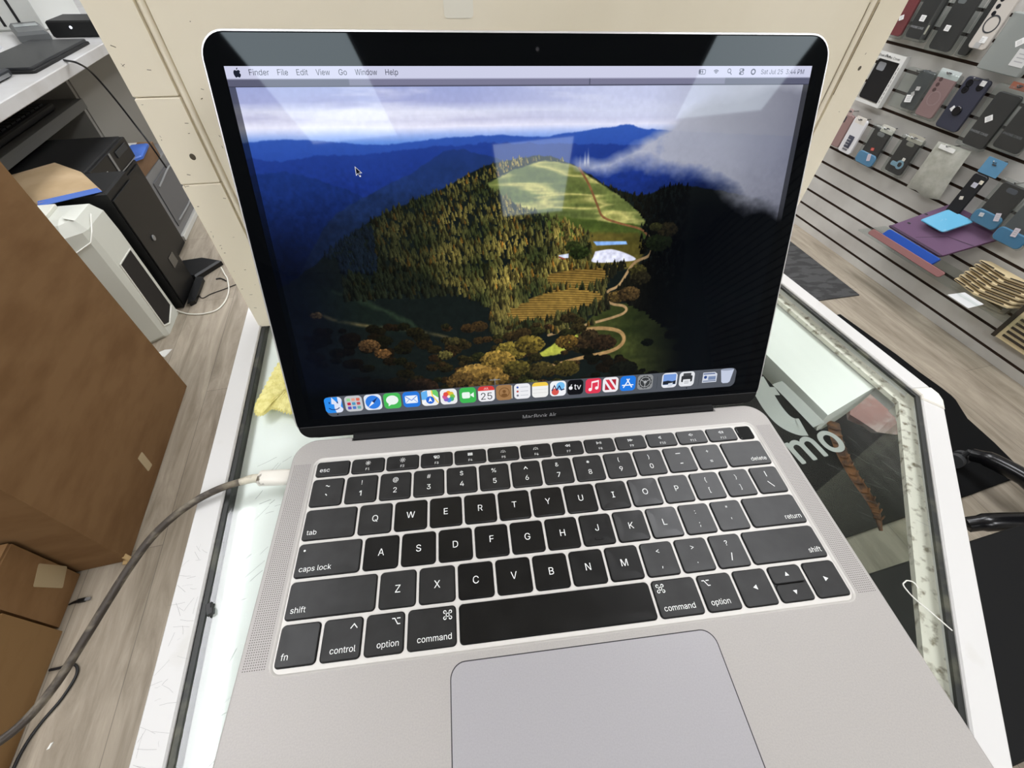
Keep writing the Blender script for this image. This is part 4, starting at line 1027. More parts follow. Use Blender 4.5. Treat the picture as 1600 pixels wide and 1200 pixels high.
# ---------------------------------------------------------------- small things on the counter
M_cloth = mat('yellow fleece', (240, 232, 158), 0.95, noise=(240, (222, 212, 130), 0.4, 0.65, (1, 1, 1)), bump=(420, .6, .002))
rnd = random.Random(3)
edge = [(-.180, .150), (-.187, .137), (-.1895, .122), (-.191, .110), (-.1925, .098), (-.190, .0895), (-.185, .0885), (-.181, .093), (-.176, .0915), (-.170, .0885), (-.162, .0865), (-.152, .090), (-.146, .105), (-.147, .130), (-.152, .150), (-.166, .156)]
ed = [tuple(q[:2]) for q in catmull([(x, y, 0) for x, y in edge] + [(edge[0][0], edge[0][1], 0)], 6)][:-1]
ed = [(cx_ + (x - cx_) * (1 + .03 * (-1) ** k), cy_ + (y - cy_) * (1 + .03 * (-1) ** k)) for k, (x, y) in enumerate(ed) for cx_, cy_ in ((-.168, .118),)]
cxy = (-.168, .118)
g = G(); rings = []
for k, zz in ((1.0, .0003), (.97, .0022), (.75, .0030), (.5, .0036), (.25, .0030)):
    rings.append([(cxy[0] + (x - cxy[0]) * k, cxy[1] + (y - cxy[1]) * k, zz + (rnd.uniform(-.0006, .0006) if k < .96 else 0)) for x, y in ed])
g.loft(rings); tag(g.build('cleaning_cloth', M_cloth, None, 60), 'yellow fuzzy cleaning cloth lying on the glass behind the laptop lid', 'cloth')
g = G(); g.xf = Matrix.Translation((-.1784, -.0335, .0003)) @ Matrix.Rotation(.5, 4, 'Z')
g.prism([(-.0016, -.0028), (.0012, -.0030), (.0018, -.0004), (.0009, .0002), (.0016, .0028), (-.0012, .0031)], 0, .0022, .0003)
tag(g.build('plastic_crumb', mat('black plastic', (34, 34, 34), 0.5), None), 'small black plastic crumb on the glass beside the left rail', 'crumb')
g = G(); g.tube(catmull([(.1833, -.0637, .0009), (.1831, -.0608, .0009), (.1805, -.0596, .0009), (.1788, -.0600, .0009), (.1764, -.0617, .0009), (.1774, -.0678, .0009), (.1806, -.0742, .0010), (.1851, -.0839, .0012)], 6), .00032, 8)
tag(g.build('wire_scrap', mat('white wire sheath', (236, 234, 226), 0.5), None, 50), 'thin white hooked wire on the glass near the right rail', 'wire')

# ---------------------------------------------------------------- cardboard boxes on the floor at the left
def card(name, rgb): return mat(name, rgb, 0.85, noise=(7, tuple(max(0, c - 14) for c in rgb), 0.4, 0.7, (1, 1, 3)))
M_card = card('brown cardboard', (118, 88, 54)); M_card2 = card('tan cardboard', (132, 100, 64)); M_card3 = card('light cardboard', (128, 98, 60))
M_edge = mat('torn cardboard edge', (186, 158, 112), 0.9); M_ptape = mat('clear packing tape', (176, 158, 124), 0.25)
def carton(label, x0, x1, y0, y1, z1, m, flapw=.0012, tapes=()):
    t = thing('cardboard_box', label, 'box', LW((x0 + x1) / 2, (y0 + y1) / 2, FLOOR_Z), TH, 'cardboard boxes on the floor')
    hx, hy, hz = (x1 - x0) / 2, (y1 - y0) / 2, z1 - FLOOR_Z
    g = G(); g.box(-hx, -hy, .0005, hx, hy, hz, .004); g.build('carton', m, t)
    for s in (-1, 1):
        g = G(); g.box(-hx + .001 if s < 0 else .0015, -hy + .002, hz + .0003, -.0015 if s < 0 else hx - .001, hy - .002, hz + .004); g.build('flap', m, t)
    for a in tapes:                             # (y, z, w, h, tilt) on the face towards the counter
        g = G(); g.xf = Matrix.Translation((hx + .0006, a[0], a[1])) @ Matrix.Rotation(a[4], 4, 'X') @ Matrix.Rotation(PI / 2, 4, 'Y')
        g.slab(a[3], a[2], .004, -.0004, .0006, 0); g.build('tape_strip', M_ptape, t)
    return t
big = carton('tall brown cardboard box, the largest, beside the white computer case', -1.43, -.9755, .582, 1.262, -.13, M_card, tapes=((-.052, .075, .03, .06, -.2),))
g = G(); g.tube(catmull([(.2275, -.337, .030), (.232, -.341, .012), (.224, -.343, .004), (.214, -.345, .009)], 4), .007, 7); g.build('torn_corner', M_edge, big, 60)
carton('brown cardboard box with a pale tape patch, between the tall and the front box', -1.50, -1.094, .437, .572, -.80, M_card2, tapes=((.035, .09, .055, .085, .25),))
carton('lower brown cardboard box nearest the charging cable, without any tape', -1.48, -1.082, .02, .425, -.845, M_card3)

# ---------------------------------------------------------------- computers by the left desk
M_wcase = mat('white case plastic', (212, 214, 204), 0.4); M_wedge = mat('white edge trim', (240, 240, 232), 0.4)
M_bcase = mat('black case steel', (11, 12, 13), 0.5); M_bplast = mat('black plastic panel', (7, 8, 9), 0.4); M_mesh = mat('dark mesh', (34, 31, 28), 0.8)
M_gcase = mat('grey steel case', (120, 121, 122), 0.45); M_silver = mat('silver trim', (150, 152, 154), 0.35, 0.6)
t = thing('desktop_computer', 'white angular gaming computer tower behind the tall cardboard box', 'computer', LW(-1.225, 1.655, FLOOR_Z), TH, 'computers on the floor by the desk')
H_ = .53
g = G()
lo = []
for z, d, f in ((0.0, .0, .012), (.015, 0, .0), (.20, 0, .0), (.40, 0, .0), (.485, .004, .004), (.52, .022, .030), (H_, .05, .055)):
    lo.append([(x, y, z) for x, y in [(-.105 + d, -.105 + f), (.045, -.105 + f), (.095 - d, -.070 + f), (.105 - d, -.045), (.105 - d, .105 - d), (-.105 + d, .105 - d)]])
g.loft(lo); g.build('case', M_wcase, t, 20)
g = G(); g.xf = Matrix.Translation((.1062, 0, 0)) @ Matrix.Rotation(PI / 2, 4, 'Z') @ Matrix.Rotation(PI / 2, 4, 'X')
g.flat([(-.030, .33), (.085, .33), (.085, .06), (.0, .03), (-.042, .05)], 0); g.build('side_vent', M_mesh, t)
g = G(); P_ = [(.1066, -.030, .335), (.1066, -.043, .045), (.1066, .0, .025), (.1066, .09, .055)]; g.tube(P_, .0028, 6); g.tube([(.1066, -.030, .335), (.1066, .09, .335)], .0022, 6); g.build('trim_line', M_wedge, t)
g = G(); g.tube([(-.10, -.1055, .43), (.045, -.1055, .43), (.096, -.070, .45), (.106, -.044, .475), (.104, .02, .51)], .0024, 6); g.tube([(-.10, -.1056, .33), (-.10, -.1056, .08)], .004, 6); g.build('front_seam', M_wedge, t)
t = thing('desktop_computer', 'black computer tower standing right behind the white one', 'computer', LW(-1.225, 1.895, FLOOR_Z), TH, 'computers on the floor by the desk')
g = G(); g.box(-.125, -.105, .0005, .125, .105, .531, .006); g.build('case', M_bcase, t)
g = G(); g.box(.126, -.10, .02, .131, .095, .50, .002); g.build('side_panel', M_bplast, t)
g = G(); g.box(-.02, -.113, .30, .05, -.1055, .42, .002); g.box(-.10, -.113, .05, .10, -.1055, .27, .002); g.build('front_panel', M_bplast, t)
g = G(); g.xf = Matrix.Translation((.132, .03, .17)) @ Matrix.Rotation(PI / 2, 4, 'Y'); g.slab(.05, .06, .004, 0, .001, 0); g.build('paper_label', mat('dull label', (96, 92, 84), 0.7), t)
g = G(); g.xf = Matrix.Translation((.1325, -.01, .30)) @ Matrix.Rotation(PI / 2, 4, 'Y'); g.prism(circ(.012, 0, 0, 14), 0, .004, .001); g.build('power_button', M_silver, t)
t = thing('desktop_computer', 'second black computer tower, carrying the slim desktop', 'computer', LW(-1.42, 2.215, FLOOR_Z), TH, 'computers on the floor by the desk')
g = G(); g.box(-.20, -.185, .0005, .19, .185, .438, .006); g.build('case', M_bcase, t)
g = G(); g.box(.191, -.17, .03, .196, .17, .42, .002); g.build('side_panel', M_bplast, t)
t = thing('desktop_computer', 'slim black desktop computer lying on top of the black towers, drive bays facing the aisle', 'computer', LW(-1.42, 2.215, FLOOR_Z + .4385), TH, 'computers on the floor by the desk')
g = G(); g.box(-.19, -.205, .0005, .175, .205, .092, .004); g.build('case', M_bcase, t)
g = G(); g.box(.176, -.202, .003, .192, .202, .090, .003); g.build('front_panel', M_bplast, t)
g = G(); g.box(.193, -.01, .006, .195, .006, .088); g.box(.193, -.19, .004, .195, .19, .0075); g.build('bay_trim', M_silver, t)
g = G(); g.box(.193, .05, .050, .196, .17, .075, .001); g.build('optical_drive', mat('drive front', (46, 48, 50), 0.5), t)
g = G()
for y, z in ((-.16, .055), (-.16, .040), (-.16, .025), (-.10, .045)): g.box(.193, y - .012, z - .004, .1955, y + .012, z + .004)
g.build('port', mat('port metal', (176, 176, 170), 0.4), t)
t = thing('desktop_computer', 'grey computer tower with a white base strip, farthest back by the partition', 'computer', LW(-1.345, 2.66, FLOOR_Z), TH, 'computers on the floor by the desk')
g = G(); g.box(-.11, -.235, .03, .10, .235, .345, .006); g.build('case', M_gcase, t)
g = G(); g.box(.101, -.20, .07, .106, .15, .30, .002); g.build('side_panel', mat('grey side panel', (98, 99, 101), 0.5), t)
g = G(); g.tube(catmull([(.108, -.17, .27), (.108, .10, .28), (.108, .13, .15), (.108, .09, .09), (.108, -.17, .09)], 4), .004, 6); g.build('panel_ridge', mat('ridge grey', (150, 151, 151), 0.45), t)
g = G(); g.box(-.10, -.23, .0005, .112, .30, .029, .002); g.build('base_strip', mat('white base', (206, 206, 200), 0.5), t)
# black foot and bar of a monitor stand on the floor
t = thing('monitor_stand', 'black plastic monitor stand lying on the floor at the foot of the black tower', 'monitor stand', LW(-1.09, 2.06, FLOOR_Z), TH)
g = G(); g.prism([(-.0, .125), (-.095, .115), (-.105, .0), (-.06, -.045), (.0, -.052), (.095, .075)], .0005, .03, .008); g.build('foot', M_bplast, t)
g = G(); g.prism([(.006, -.054), (.034, -.06), (.034, -.245), (.014, -.262), (.006, -.2)], .0005, .022, .005); g.build('bar', M_bplast, t)
# boxes, bag and parcels piled on the computers
t = thing('paper_bag', 'tan paper mailer with a blue edge lying on the black tower', 'paper bag', LW(-1.29, 1.89, FLOOR_Z + .5318), TH)
M_kraft = mat('kraft paper', (184, 160, 126), 0.85, noise=(9, (170, 146, 110), 0.4, 0.7, (1, 1, 1)))
M_blue = mat('blue tape', (66, 106, 190), 0.5)
g = G(); P_ = [(-.22, .09), (-.12, -.06), (.012, -.170), (.175, -.085), (.05, .10), (-.085, .22)]
rg = [[(x * k, y * k, z) for x, y in P_] for k, z in ((1.0, .0008), (1.005, .004), (.97, .010), (.6, .024), (.25, .026))]
g.loft(rg); g.build('bag', M_kraft, t, 40)
g = G(); g.quad([(.010, -.176, .002), (.178, -.090, .002), (.166, -.082, .014), (.010, -.160, .014)], .003); g.build('blue_edge', M_blue, t)
t = thing('parcel', 'small white flat carton lying on the white computer tower', 'box', LW(-1.265, 1.675, FLOOR_Z + H_ + .0005), TH)
g = G(); g.prism([(-.14, .03), (-.075, -.10), (.05, -.055), (.045, .03)], 0, .012, .002); g.build('carton', mat('white carton', (220, 220, 208), 0.6), t)
t = thing('parcel', 'brown box with a blue wrapper and a white label on the grey computer tower', 'box', LW(-1.335, 2.548, FLOOR_Z + .3455), TH)
g = G(); g.box(-.10, -.14, .0005, .095, .14, .075, .003); g.build('carton', card('dark brown cardboard', (122, 96, 72)), t)
g = G(); g.prism([(-.02, -.13), (.09, -.142), (.12, -.10), (.10, .07), (.03, .06)], .0755, .09, .005); g.build('blue_wrapper', M_blue, t)
g = G(); g.slab(.10, .05, .003, .0757, .077, 0, -.02, .10); g.build('white_label', mat('white label', (228, 228, 224), 0.5), t)
# thin cords on the floor
def cord(label, pts, r, rgb, name='power_cord', cat='cord'):
    g = G(); g.tube(catmull([LW(x, y, z) for x, y, z in pts], 6), r, 8)
    return tag(g.build(name, mat('sheath %d %d %d' % rgb, rgb, 0.45), None, 50), label, cat)
f = FLOOR_Z + .004
cord('thin white cord looping over the floor from the white computer tower', [(-1.135, 1.765, f + .02), (-1.10, 1.752, f), (-1.058, 1.73, f), (-1.0, 1.722, f), (-.953, 1.74, f), (-.930, 1.80, f), (-.928, 1.885, f), (-.95, 1.985, f), (-.97, 2.033, f), (-.985, 2.07, f + .02)], .0034, (224, 222, 210))
cord('thin black cord curled on the floor under the white cord', [(-.86, 1.95, f - .001), (-.901, 1.933, f - .001), (-.954, 1.902, f - .001), (-1.006, 1.876, f - .001), (-1.035, 1.85, f - .001), (-1.056, 1.878, f - .001), (-1.068, 1.93, f - .001)], .0022, (48, 44, 40))
cord('short black lead lying beside the foot of the monitor stand', [(-1.005, 2.000, f), (-.985, 2.002, f), (-.965, 1.985, f), (-.954, 1.972, f)], .003, (26, 26, 28))
cord('black cord bent in a loop on the floor beside the lower front box', [(-1.0775, .338, f), (-1.056, .337, f), (-1.034, .340, f), (-1.016, .328, f), (-1.012, .305, f), (-1.026, .266, f), (-1.050, .230, f), (-1.066, .195, f), (-1.0735, .15, f), (-1.0735, .05, f)], .0032, (22, 22, 24))
t = thing('usb_cable', 'black cable end with a metal tip on the floor beside the taped box', 'cable', LW(-1.07, .495, FLOOR_Z + .006), TH)
g = G(); g.tube([(-.0225, -.003, -.002), (-.012, -.001, 0), (.0, 0, 0)], [.0018, .003, .0048], 10); g.box(-.001, -.005, -.004, .016, .005, .004, .001); g.build('plug_body', M_bplast, t, 40)
g = G(); g.box(.016, -.0036, -.0018, .028, .0036, .0022); g.build('plug_tip', M_silver, t)
M_scrap = mat('white paper', (236, 236, 230), 0.7)
def scrap(label, pts):
    g = G(); c = LW(*pts[0]); g.prism([tuple(LW(x, y))[:2] for x, y in pts], FLOOR_Z + .0006, FLOOR_Z + .003, .0006)
    return tag(g.build('paper_scrap', M_scrap, None), label, 'paper scrap')
scrap('white paper scrap on the floor at the foot of the white computer tower', [(-1.142, 1.489), (-1.102, 1.458), (-1.085, 1.503), (-1.112, 1.505)])
scrap('tiny white paper shred on the floor in front of the boxes', [(-1.021, .171), (-1.016, .172), (-1.012, .183), (-1.017, .182)])

# ---------------------------------------------------------------- desk at the left and what stands on it
M_dtop = mat('worn white desk top', (206, 206, 206), 0.3, noise=(5, (188, 186, 182), 0.4, 0.7, (1, 1, 1))); M_dgrey = mat('grey laminate', (134, 132, 126), 0.6)
desk = thing('desk', 'white topped counter desk along the left wall, open shelf underneath', 'desk', LW(-1.30, 1.5, FLOOR_Z), TH)
DT = -.24 - FLOOR_Z
g = G(); g.box(-.80, .10, DT - .042, 0.0, 3.8, DT, .003); g.build('desk_top', M_dtop, desk)
g = G(); g.box(-.24, 1.36, .001, -.22, 3.75, DT - .0425); g.build('front_panel', M_dgrey, desk)
g = G(); g.box(-.79, 1.335, .001, -.225, 1.358, DT - .0425); g.build('end_panel', M_dgrey, desk)
g = G(); g.box(-.79, .12, .001, -.66, 1.333, DT - .0425); g.build('back_panel', mat('dark back panel', (58, 56, 54), 0.7), desk)
g = G(); g.box(-.655, .14, .570, -.20, 1.33, .585); g.box(-.215, .14, .545, -.20, 1.33, .5699); g.build('shelf', mat('grey shelf', (92, 92, 88), 0.6), desk)
dz = -.24
t = thing('keyboard', 'dark keyboard lying on the shelf under the desk', 'keyboard', LW(-1.66, 2.30, FLOOR_Z + .5855), TH)
g = G(); g.box(-.12, -.35, .0005, .12, .35, .03, .006); g.build('body', M_bplast, t)
g = G()
for i in range(5):
    for j in range(16): g.box(-.105 + i * .042, -.33 + j * .041, .0302, -.07 + i * .042, -.297 + j * .041, .036)
g.build('keys', M_bcase, t)
t = thing('printer', 'white receipt printer with black slots on the far end of the desk', 'printer', LW(-1.86, 3.42, dz), TH)
g = G(); g.box(-.20, -.20, .0005, .20, .25, .30, .008); g.build('housing', mat('white printer plastic', (218, 220, 216), 0.45), t)
M_slot = mat('black slot', (22, 22, 24), 0.5)
for x0, x1, z0, z1 in ((.03, .042, .02, .16), (.10, .112, .02, .16), (-.12, -.10, .12, .26), (-.05, -.03, .05, .09)):
    g = G(); g.box(x0, -.203, z0, x1, -.2005, z1); g.build('slot', M_slot, t)
t = thing('card_terminal', 'grey card terminal lying in front of the white printer', 'card terminal', LW(-1.64, 3.03, dz), TH + .5)
g = G(); g.box(-.06, -.15, .0005, .06, .15, .045, .012); g.build('body', mat('dark grey plastic', (92, 95, 96), 0.4), t)
g = G(); g.box(-.045, .0, .0455, .045, .08, .047, .0005); g.build('display', mat('grey lcd', (150, 156, 156), 0.3), t)
t = thing('router', 'black network box with a white light on the desk by the partition', 'network box', LW(-1.44, 3.13, dz), TH)
g = G(); g.box(-.115, -.10, .0005, .135, .10, .065, .006); g.build('body', M_bcase, t)
g = G(); g.xf = Matrix.Translation((-.02, -.1015, .04)) @ Matrix.Rotation(PI / 2, 4, 'X'); g.prism(circ(.006, 0, 0, 12), 0, .001); g.build('led', emit('white led', (230, 236, 255), 2.0), t)
g = G(); g.xf = Matrix.Translation(LW(-1.78, 2.66, dz)) @ Matrix.Rotation(TH + .05, 4, 'Z')
for k in range(4): g.box(-.19, -.20, .0006 + k * .003, .11, .16 - .004 * k, .0034 + k * .003)
tag(g.build('paper_stack', mat('office paper', (220, 222, 226), 0.7), None), 'stack of white paper on the desk in front of the printer', 'paper')
t = thing('closed_laptop', 'closed black laptop lying along the front of the desk', 'laptop', LW(-1.465, 2.60, dz), TH)
g = G(); g.slab(.23, .56, .012, .0005, .011, .003, 0, 0); g.build('base', M_bcase, t)
g = G(); g.slab(.225, .55, .012, .0113, .020, .003, -.004, 0); g.build('lid', mat('dark grey lid', (34, 36, 39), 0.35), t)
t = thing('tablet_dock', 'flat dark grey dock at the near end of the desk, by the closed laptop', 'dock', LW(-1.46, 1.99, dz), TH)
g = G(); g.box(-.06, -.30, .0005, .05, .30, .028, .006); g.build('body', mat('charcoal plastic', (50, 52, 56), 0.4), t)
g = G(); g.box(.0505, -.28, .006, .053, .28, .016); g.build('front_strip', M_silver, t)
def deskpt(px, py, pz): return (px, py, pz)
g = G(); P_ = CORD_PTS
g.tube(catmull([Vector(q) for q in P_], 8), .0042, 8); tag(g.build('hanging_cord', mat('black cord', (16, 16, 18), 0.4), None, 50), 'black cord drooping from the desk edge behind the partition', 'cord')

# ---------------------------------------------------------------- floor at the right: mats, stool, bin
M_rub = mat('black rubber', (10, 11, 12), 0.8, 0, 1.25)
pts = [(.62, .205), (1.064, .28), (1.57, .369), (1.838, .42), (1.842, .55), (1.835, .66), (1.851, .708), (1.866, .750), (1.867, .775), (1.860, .814), (1.835, .91), (1.815, 1.013), (1.74, 1.30), (.8, 1.18)]
g = G(); g.prism(pts, FLOOR_Z + .0006, FLOOR_Z + .008, .002); tag(g.build('floor_mat', M_rub, None), 'black rubber floor mat with a wavy edge beside the counter', 'floor mat')
M_mat2 = mat('dark grey carpet mat', (72, 72, 72), 0.9, noise=(16, (54, 54, 54), 0.46, 0.56, (1, 2.4, 1)), bump=(30, .5, .006))
g = G(); g.prism([(1.35, 1.375), (1.942, 1.438), (1.865, 2.05), (1.70, 2.60), (1.10, 2.5)], FLOOR_Z + .0006, FLOOR_Z + .007, .002); tag(g.build('door_mat', M_mat2, None), 'dark grey ribbed carpet mat on the floor beside the slatwall', 'floor mat')
M_gloss = mat('glossy black plastic', (14, 14, 16), 0.22)
st = thing('office_chair', 'black office chair base and castors on the floor beside the counter', 'chair', (1.70, .20, FLOOR_Z + .008), 0)
ends = [(-.31, .055), (-.085, .275), (.24, .20), (.26, -.20), (-.07, -.30)]
for ex, ey in ends:
    g = G(); g.tube(catmull([(ex * .12, ey * .12, .105), (ex * .5, ey * .5, .115), (ex * .85, ey * .85, .095), (ex, ey, .070)], 5), [.030] * 6 + [.026] * 6 + [.022] * 4, 12); g.build('leg', M_gloss, st, 50)
    g = G(); d_ = Vector((ex, ey, 0)).normalized(); s_ = Vector((-d_.y, d_.x, 0)); q = Vector((ex, ey, .0255)) + d_ * .012
    for k in (-1, 1): g.tube([q + s_ * (.006 * k), q + s_ * (.024 * k)], .025, 18)
    g.tube([q + Vector((0, 0, .0)), q + Vector((0, 0, .05))], .008, 8); g.build('castor', mat('grey castor', (62, 63, 64), 0.5) if 'grey castor' not in bpy.data.materials else bpy.data.materials['grey castor'], st, 40)
g = G(); g.tube([(0, 0, .07), (0, 0, .40)], .026, 16); g.tube([(0, 0, .075), (0, 0, .14)], .05, 18); g.build('gas_column', M_gloss, st, 40)
g = G(); g.slab(.46, .46, .12, .40, .47, .02, .06, .0, 8, both=True); g.build('seat', mat('black fabric', (24, 24, 26), 0.9), st, 40)
b = thing('storage_bin', 'low black lidded storage bin on the floor below the right rail of the counter', 'storage bin', (1.03, -.005, FLOOR_Z), math.radians(8.2))
g = G()
g.box(-.27, -.165, .0005, .29, .130, .318, .01); g.build('bin_body', mat('black bin plastic', (15, 15, 16), 0.55), b)
g = G(); g.box(-.28, -.175, .3185, .30, .142, .330, .004); g.build('bin_lid', mat('black lid plastic', (11, 12, 13), 0.6, 0, 1.3), b)

# ---------------------------------------------------------------- phone cases hanging on the slatwall
# wall frame: x along the wall towards the viewer, y into the wall, z up from the floor
WALL = (WALL_A, WALL_RZ)
def wpt(s, o, z): return Matrix.Translation(WALL_A) @ Matrix.Rotation(WALL_RZ, 4, 'Z') @ Vector((s, -o, z))
M_clr = clear('clear blister plastic', (236, 239, 238), 1.35, 0.12, 0.05); M_clr2 = clear('milky pouch plastic', (200, 206, 204), 1.4, 0.12, 0.42, (196, 200, 196))
M_wht = mat('white card', (226, 227, 226), 0.6); M_steel = mat('hook steel', (150, 150, 150), 0.3, 0.8)
_pm = {}
def pm(rgb, rough=.45):
    k = (rgb, rough)
    if k not in _pm: _pm[k] = mat('case %d %d %d' % rgb, tuple(int(c * .62) for c in rgb) if max(rgb) < 60 else rgb, rough)
    return _pm[k]
GRP = 'phone cases on the slatwall'
def hook(s, z):
    g = G(); g.tube([(s, .004, z), (s, -.075, z), (s, -.082, z + .008)], .0022, 6); g.build('display_hook', M_steel, wall_right, 50)
def vert(g, x, z, y): g.xf = Matrix.Translation((x, y, z)) @ Matrix.Rotation(PI / 2, 4, 'X')
def package(label, s0, s1, z0, z1, off, rgb, name='phone_case', cat='phone case', clearbox=True, case=None, stickers=(), text=None, header=None, cams=None, th=.016, cmat=None, frame=None, extra=None, hk=True):
    """off: distance of the front face from the wall; case: (x0,x1,z0,z1) of the case in fractions of the pack"""
    W_, H2 = s1 - s0, z1 - z0
    t = thing(name, label, cat, wpt((s0 + s1) / 2, off, z0), WALL_RZ, GRP)
    cz = case or (.08, .92, .04, .88)
    x0, x1 = (-.5 + cz[0]) * W_, (-.5 + cz[1]) * W_; a0, a1 = cz[2] * H2, cz[3] * H2
    g = G(); vert(g, (x0 + x1) / 2, (a0 + a1) / 2, .004); g.slab(x1 - x0, a1 - a0, min(.013, (x1 - x0) * .2), -.006, .004, .002); k = g.build('case_shell', pm(rgb), t, 40)
    if cams:
        kind, crgb = cams
        if kind == 'bar':
            g = G(); vert(g, x0 + (x1 - x0) * .30, a1 - (a1 - a0) * .17, .0); g.slab((x1 - x0) * .34, (a1 - a0) * .2, .007, 0, .0012, .0004); g.build('camera_window', pm(crgb, .3), k)
        elif kind == 'pill':
            g = G(); vert(g, x0 + (x1 - x0) * .52, a1 - (a1 - a0) * .13, .0); g.slab((x1 - x0) * .42, (a1 - a0) * .11, .008, 0, .0012, .0004); g.build('camera_window', pm(crgb, .3), k)
        elif kind == 'dots':
            for q in range(3):
                g = G(); vert(g, x0 + (x1 - x0) * .26, a1 - (a1 - a0) * (.10 + .125 * q), .0); g.prism(circ(.0075, 0, 0, 16), 0, .0012, .0003); g.build('camera_hole', pm(crgb, .3), k)
        elif kind == 'rings':
            for dx_, dz_ in ((.25, .12), (.25, .24), (.72, .14)):
                g = G(); vert(g, x0 + (x1 - x0) * dx_, a1 - (a1 - a0) * dz_, .0); g.ring(circ(.013, 0, 0, 20), circ(.008, 0, 0, 20), .0008); g.flat(circ(.007, 0, 0, 16), .0006); g.build('camera_ring', pm(crgb, .25), k)
    if extra:
        kind, ergb = extra
        g = G()
        if kind == 'ring': vert(g, (x0 + x1) / 2, (a0 + a1) / 2 - .005, .0); g.ring(circ(.027, 0, 0, 32), circ(.0225, 0, 0, 32), .0009); g.build('magnet_ring', pm(ergb), k)
        if kind == 'grip': vert(g, (x0 + x1) / 2, a0 + (a1 - a0) * .38, .0); g.prism(circ(.017, 0, 0, 24), 0, .006, .002); g.build('ring_grip', pm(ergb, .3), k, 40)
        if kind == 'shoe': vert(g, 0, 0, 0); g.slab(W_ * .98, .052, .018, .0012, .007, .003, 0, .027); g.build('blue_cradle', pm(ergb, .35), t, 40)
        if kind == 'clip': vert(g, 0, 0, 0); g.slab(.034, .018, .006, .0012, .004, .001, -.012, .045); g.ring(circ(.019, .016, .05, 22), circ(.010, .016, .05, 22), .0045); g.build('blue_clip', pm(ergb, .35), t)
    if clearbox:
        g = G(); vert(g, 0, H2 * .47, 0); g.slab(W_, H2 * .94, .006, -th, .009, .003, both=True); g.build('clear_pack', cmat or M_clr, t, 40)
    if frame:
        g = G(); vert(g, 0, H2 / 2, .0); po = rrect(W_, H2, .003, 0, 0, 2)
        pi_ = rrect(W_ * .80, H2 * .80, .002, 0, -H2 * .035, 2); g.ring(po, pi_, .0095); g.xf = Matrix.Identity(4)
        g.box(W_ / 2 - .001, -.009, 0, W_ / 2 + .001, .016, H2); g.build('printed_frame', [pm(frame)], t)
        g = G(); vert(g, 0, 0, 0)
        for sx in (-1, 1):
            for q in range(9): g.stroke([(sx * W_ * .45, H2 * (.10 + .08 * q)), (sx * W_ * .45, H2 * (.155 + .08 * q))], .0022, .0103)
        g.text('Dual Phone Cover', 0, H2 * .905, .0085, .0103, 'C', W_ * .72); g.build('lettering', pm((50, 52, 58)), t)
    if header:
        hw, hh, hrgb, hx = header
        g = G(); vert(g, hx, H2 - hh * .5, .001); g.slab(hw, hh, .003, 0, .0012, .0003); hd = g.build('hang_tab', pm(hrgb), t)
        g = G(); vert(g, hx, H2 - hh * .35, .0); g.slab(.016, .005, .0024, .0012, .0016, 0); g.build('hang_hole', pm((70, 70, 72)), hd)
    for i, (fx_, fz_, sz, rot, srgb) in enumerate(stickers):
        g = G(); vert(g, (fx_ - .5) * W_, fz_ * H2, -.0092 if clearbox or frame else -.001); g.xf = g.xf @ Matrix.Rotation(math.radians(rot), 4, 'Z'); g.slab(sz[0], sz[1], .001, 0, .0006, 0)
        sk = g.build('price_sticker', pm(srgb), t)
        if sz[0] > .012:
            g = G(); vert(g, (fx_ - .5) * W_, fz_ * H2, -.0100); g.xf = g.xf @ Matrix.Rotation(math.radians(rot), 4, 'Z')
            for q in (-1, 0, 1): g.stroke([(-sz[0] * .3, q * sz[1] * .22), (sz[0] * .3, q * sz[1] * .22)], sz[1] * .07, .0001)
            g.build('print_lines', pm((170, 170, 172)), sk)
    if text:
        tx, tz, tw, tcol = text[1:]
        g = G(); vert(g, (tx - .5) * W_, tz * H2, -.0098 if clearbox else -.001); g.text(text[0], 0, 0, .0075, 0, 'C', tw); g.build('lettering', pm(tcol), t)
    if hk: hook((s0 + s1) / 2 + (header[3] if header else 0), z1 - .012)
    return t
WS = (236, 236, 234)
st1 = lambda x, z, r=0, s=.020: (x, z, (s, s * .85), r, WS)
# top row
package('red phone case in a clear pack at the left end of the top row', -.055, .050, .912, 1.12, .045, (128, 40, 48), stickers=[st1(.62, .34, 25)])
package('black phone case with white lettering, second in the top row next to the red one', .058, .165, .918, 1.12, .05, (26, 28, 34), stickers=[st1(.52, .38, 0, .024)], text=('PHONE CASE', .5, .21, .062, (176, 178, 182)), cams=('pill', (140, 142, 146)))
package('black phone case seen edge-on in a narrow clear pack in the top row', .168, .190, .925, 1.11, .075, (40, 42, 44), case=(.2, .8, .04, .8), stickers=[(.5, .22, (.008, .03), 0, (150, 150, 136))])
package('large black phone case with one white sticker in the middle of the top row', .194, .316, .903, 1.12, .055, (28, 30, 35), stickers=[st1(.42, .36, 0, .022)], cams=('bar', (120, 124, 126)), case=(.08, .86, .03, .95))
package('plain black phone case hanging behind the pale one in the top row', .320, .366, .905, 1.12, .035, (20, 21, 24), case=(.05, .95, .02, .9))
package('pale beige phone case with a dark magnet ring in the top row', .370, .445, .938, 1.105, .075, (196, 190, 182), clearbox=False, case=(.03, .97, .02, .98), cams=('dots', (38, 40, 48)), extra=('ring', (60, 62, 66)), stickers=[(.62, .20, (.022, .02), 0, WS), (.50, .09, (.022, .018), 0, (176, 176, 174))])
package('grey phone case in a milky pouch at the right end of the top row', .450, .610, .890, 1.07, .06, (120, 126, 126), cmat=M_clr2, case=(.12, .9, .08, .86), stickers=[st1(.55, .52, 40, .024), (.8, .30, (.05, .05), 0, (206, 206, 204))])
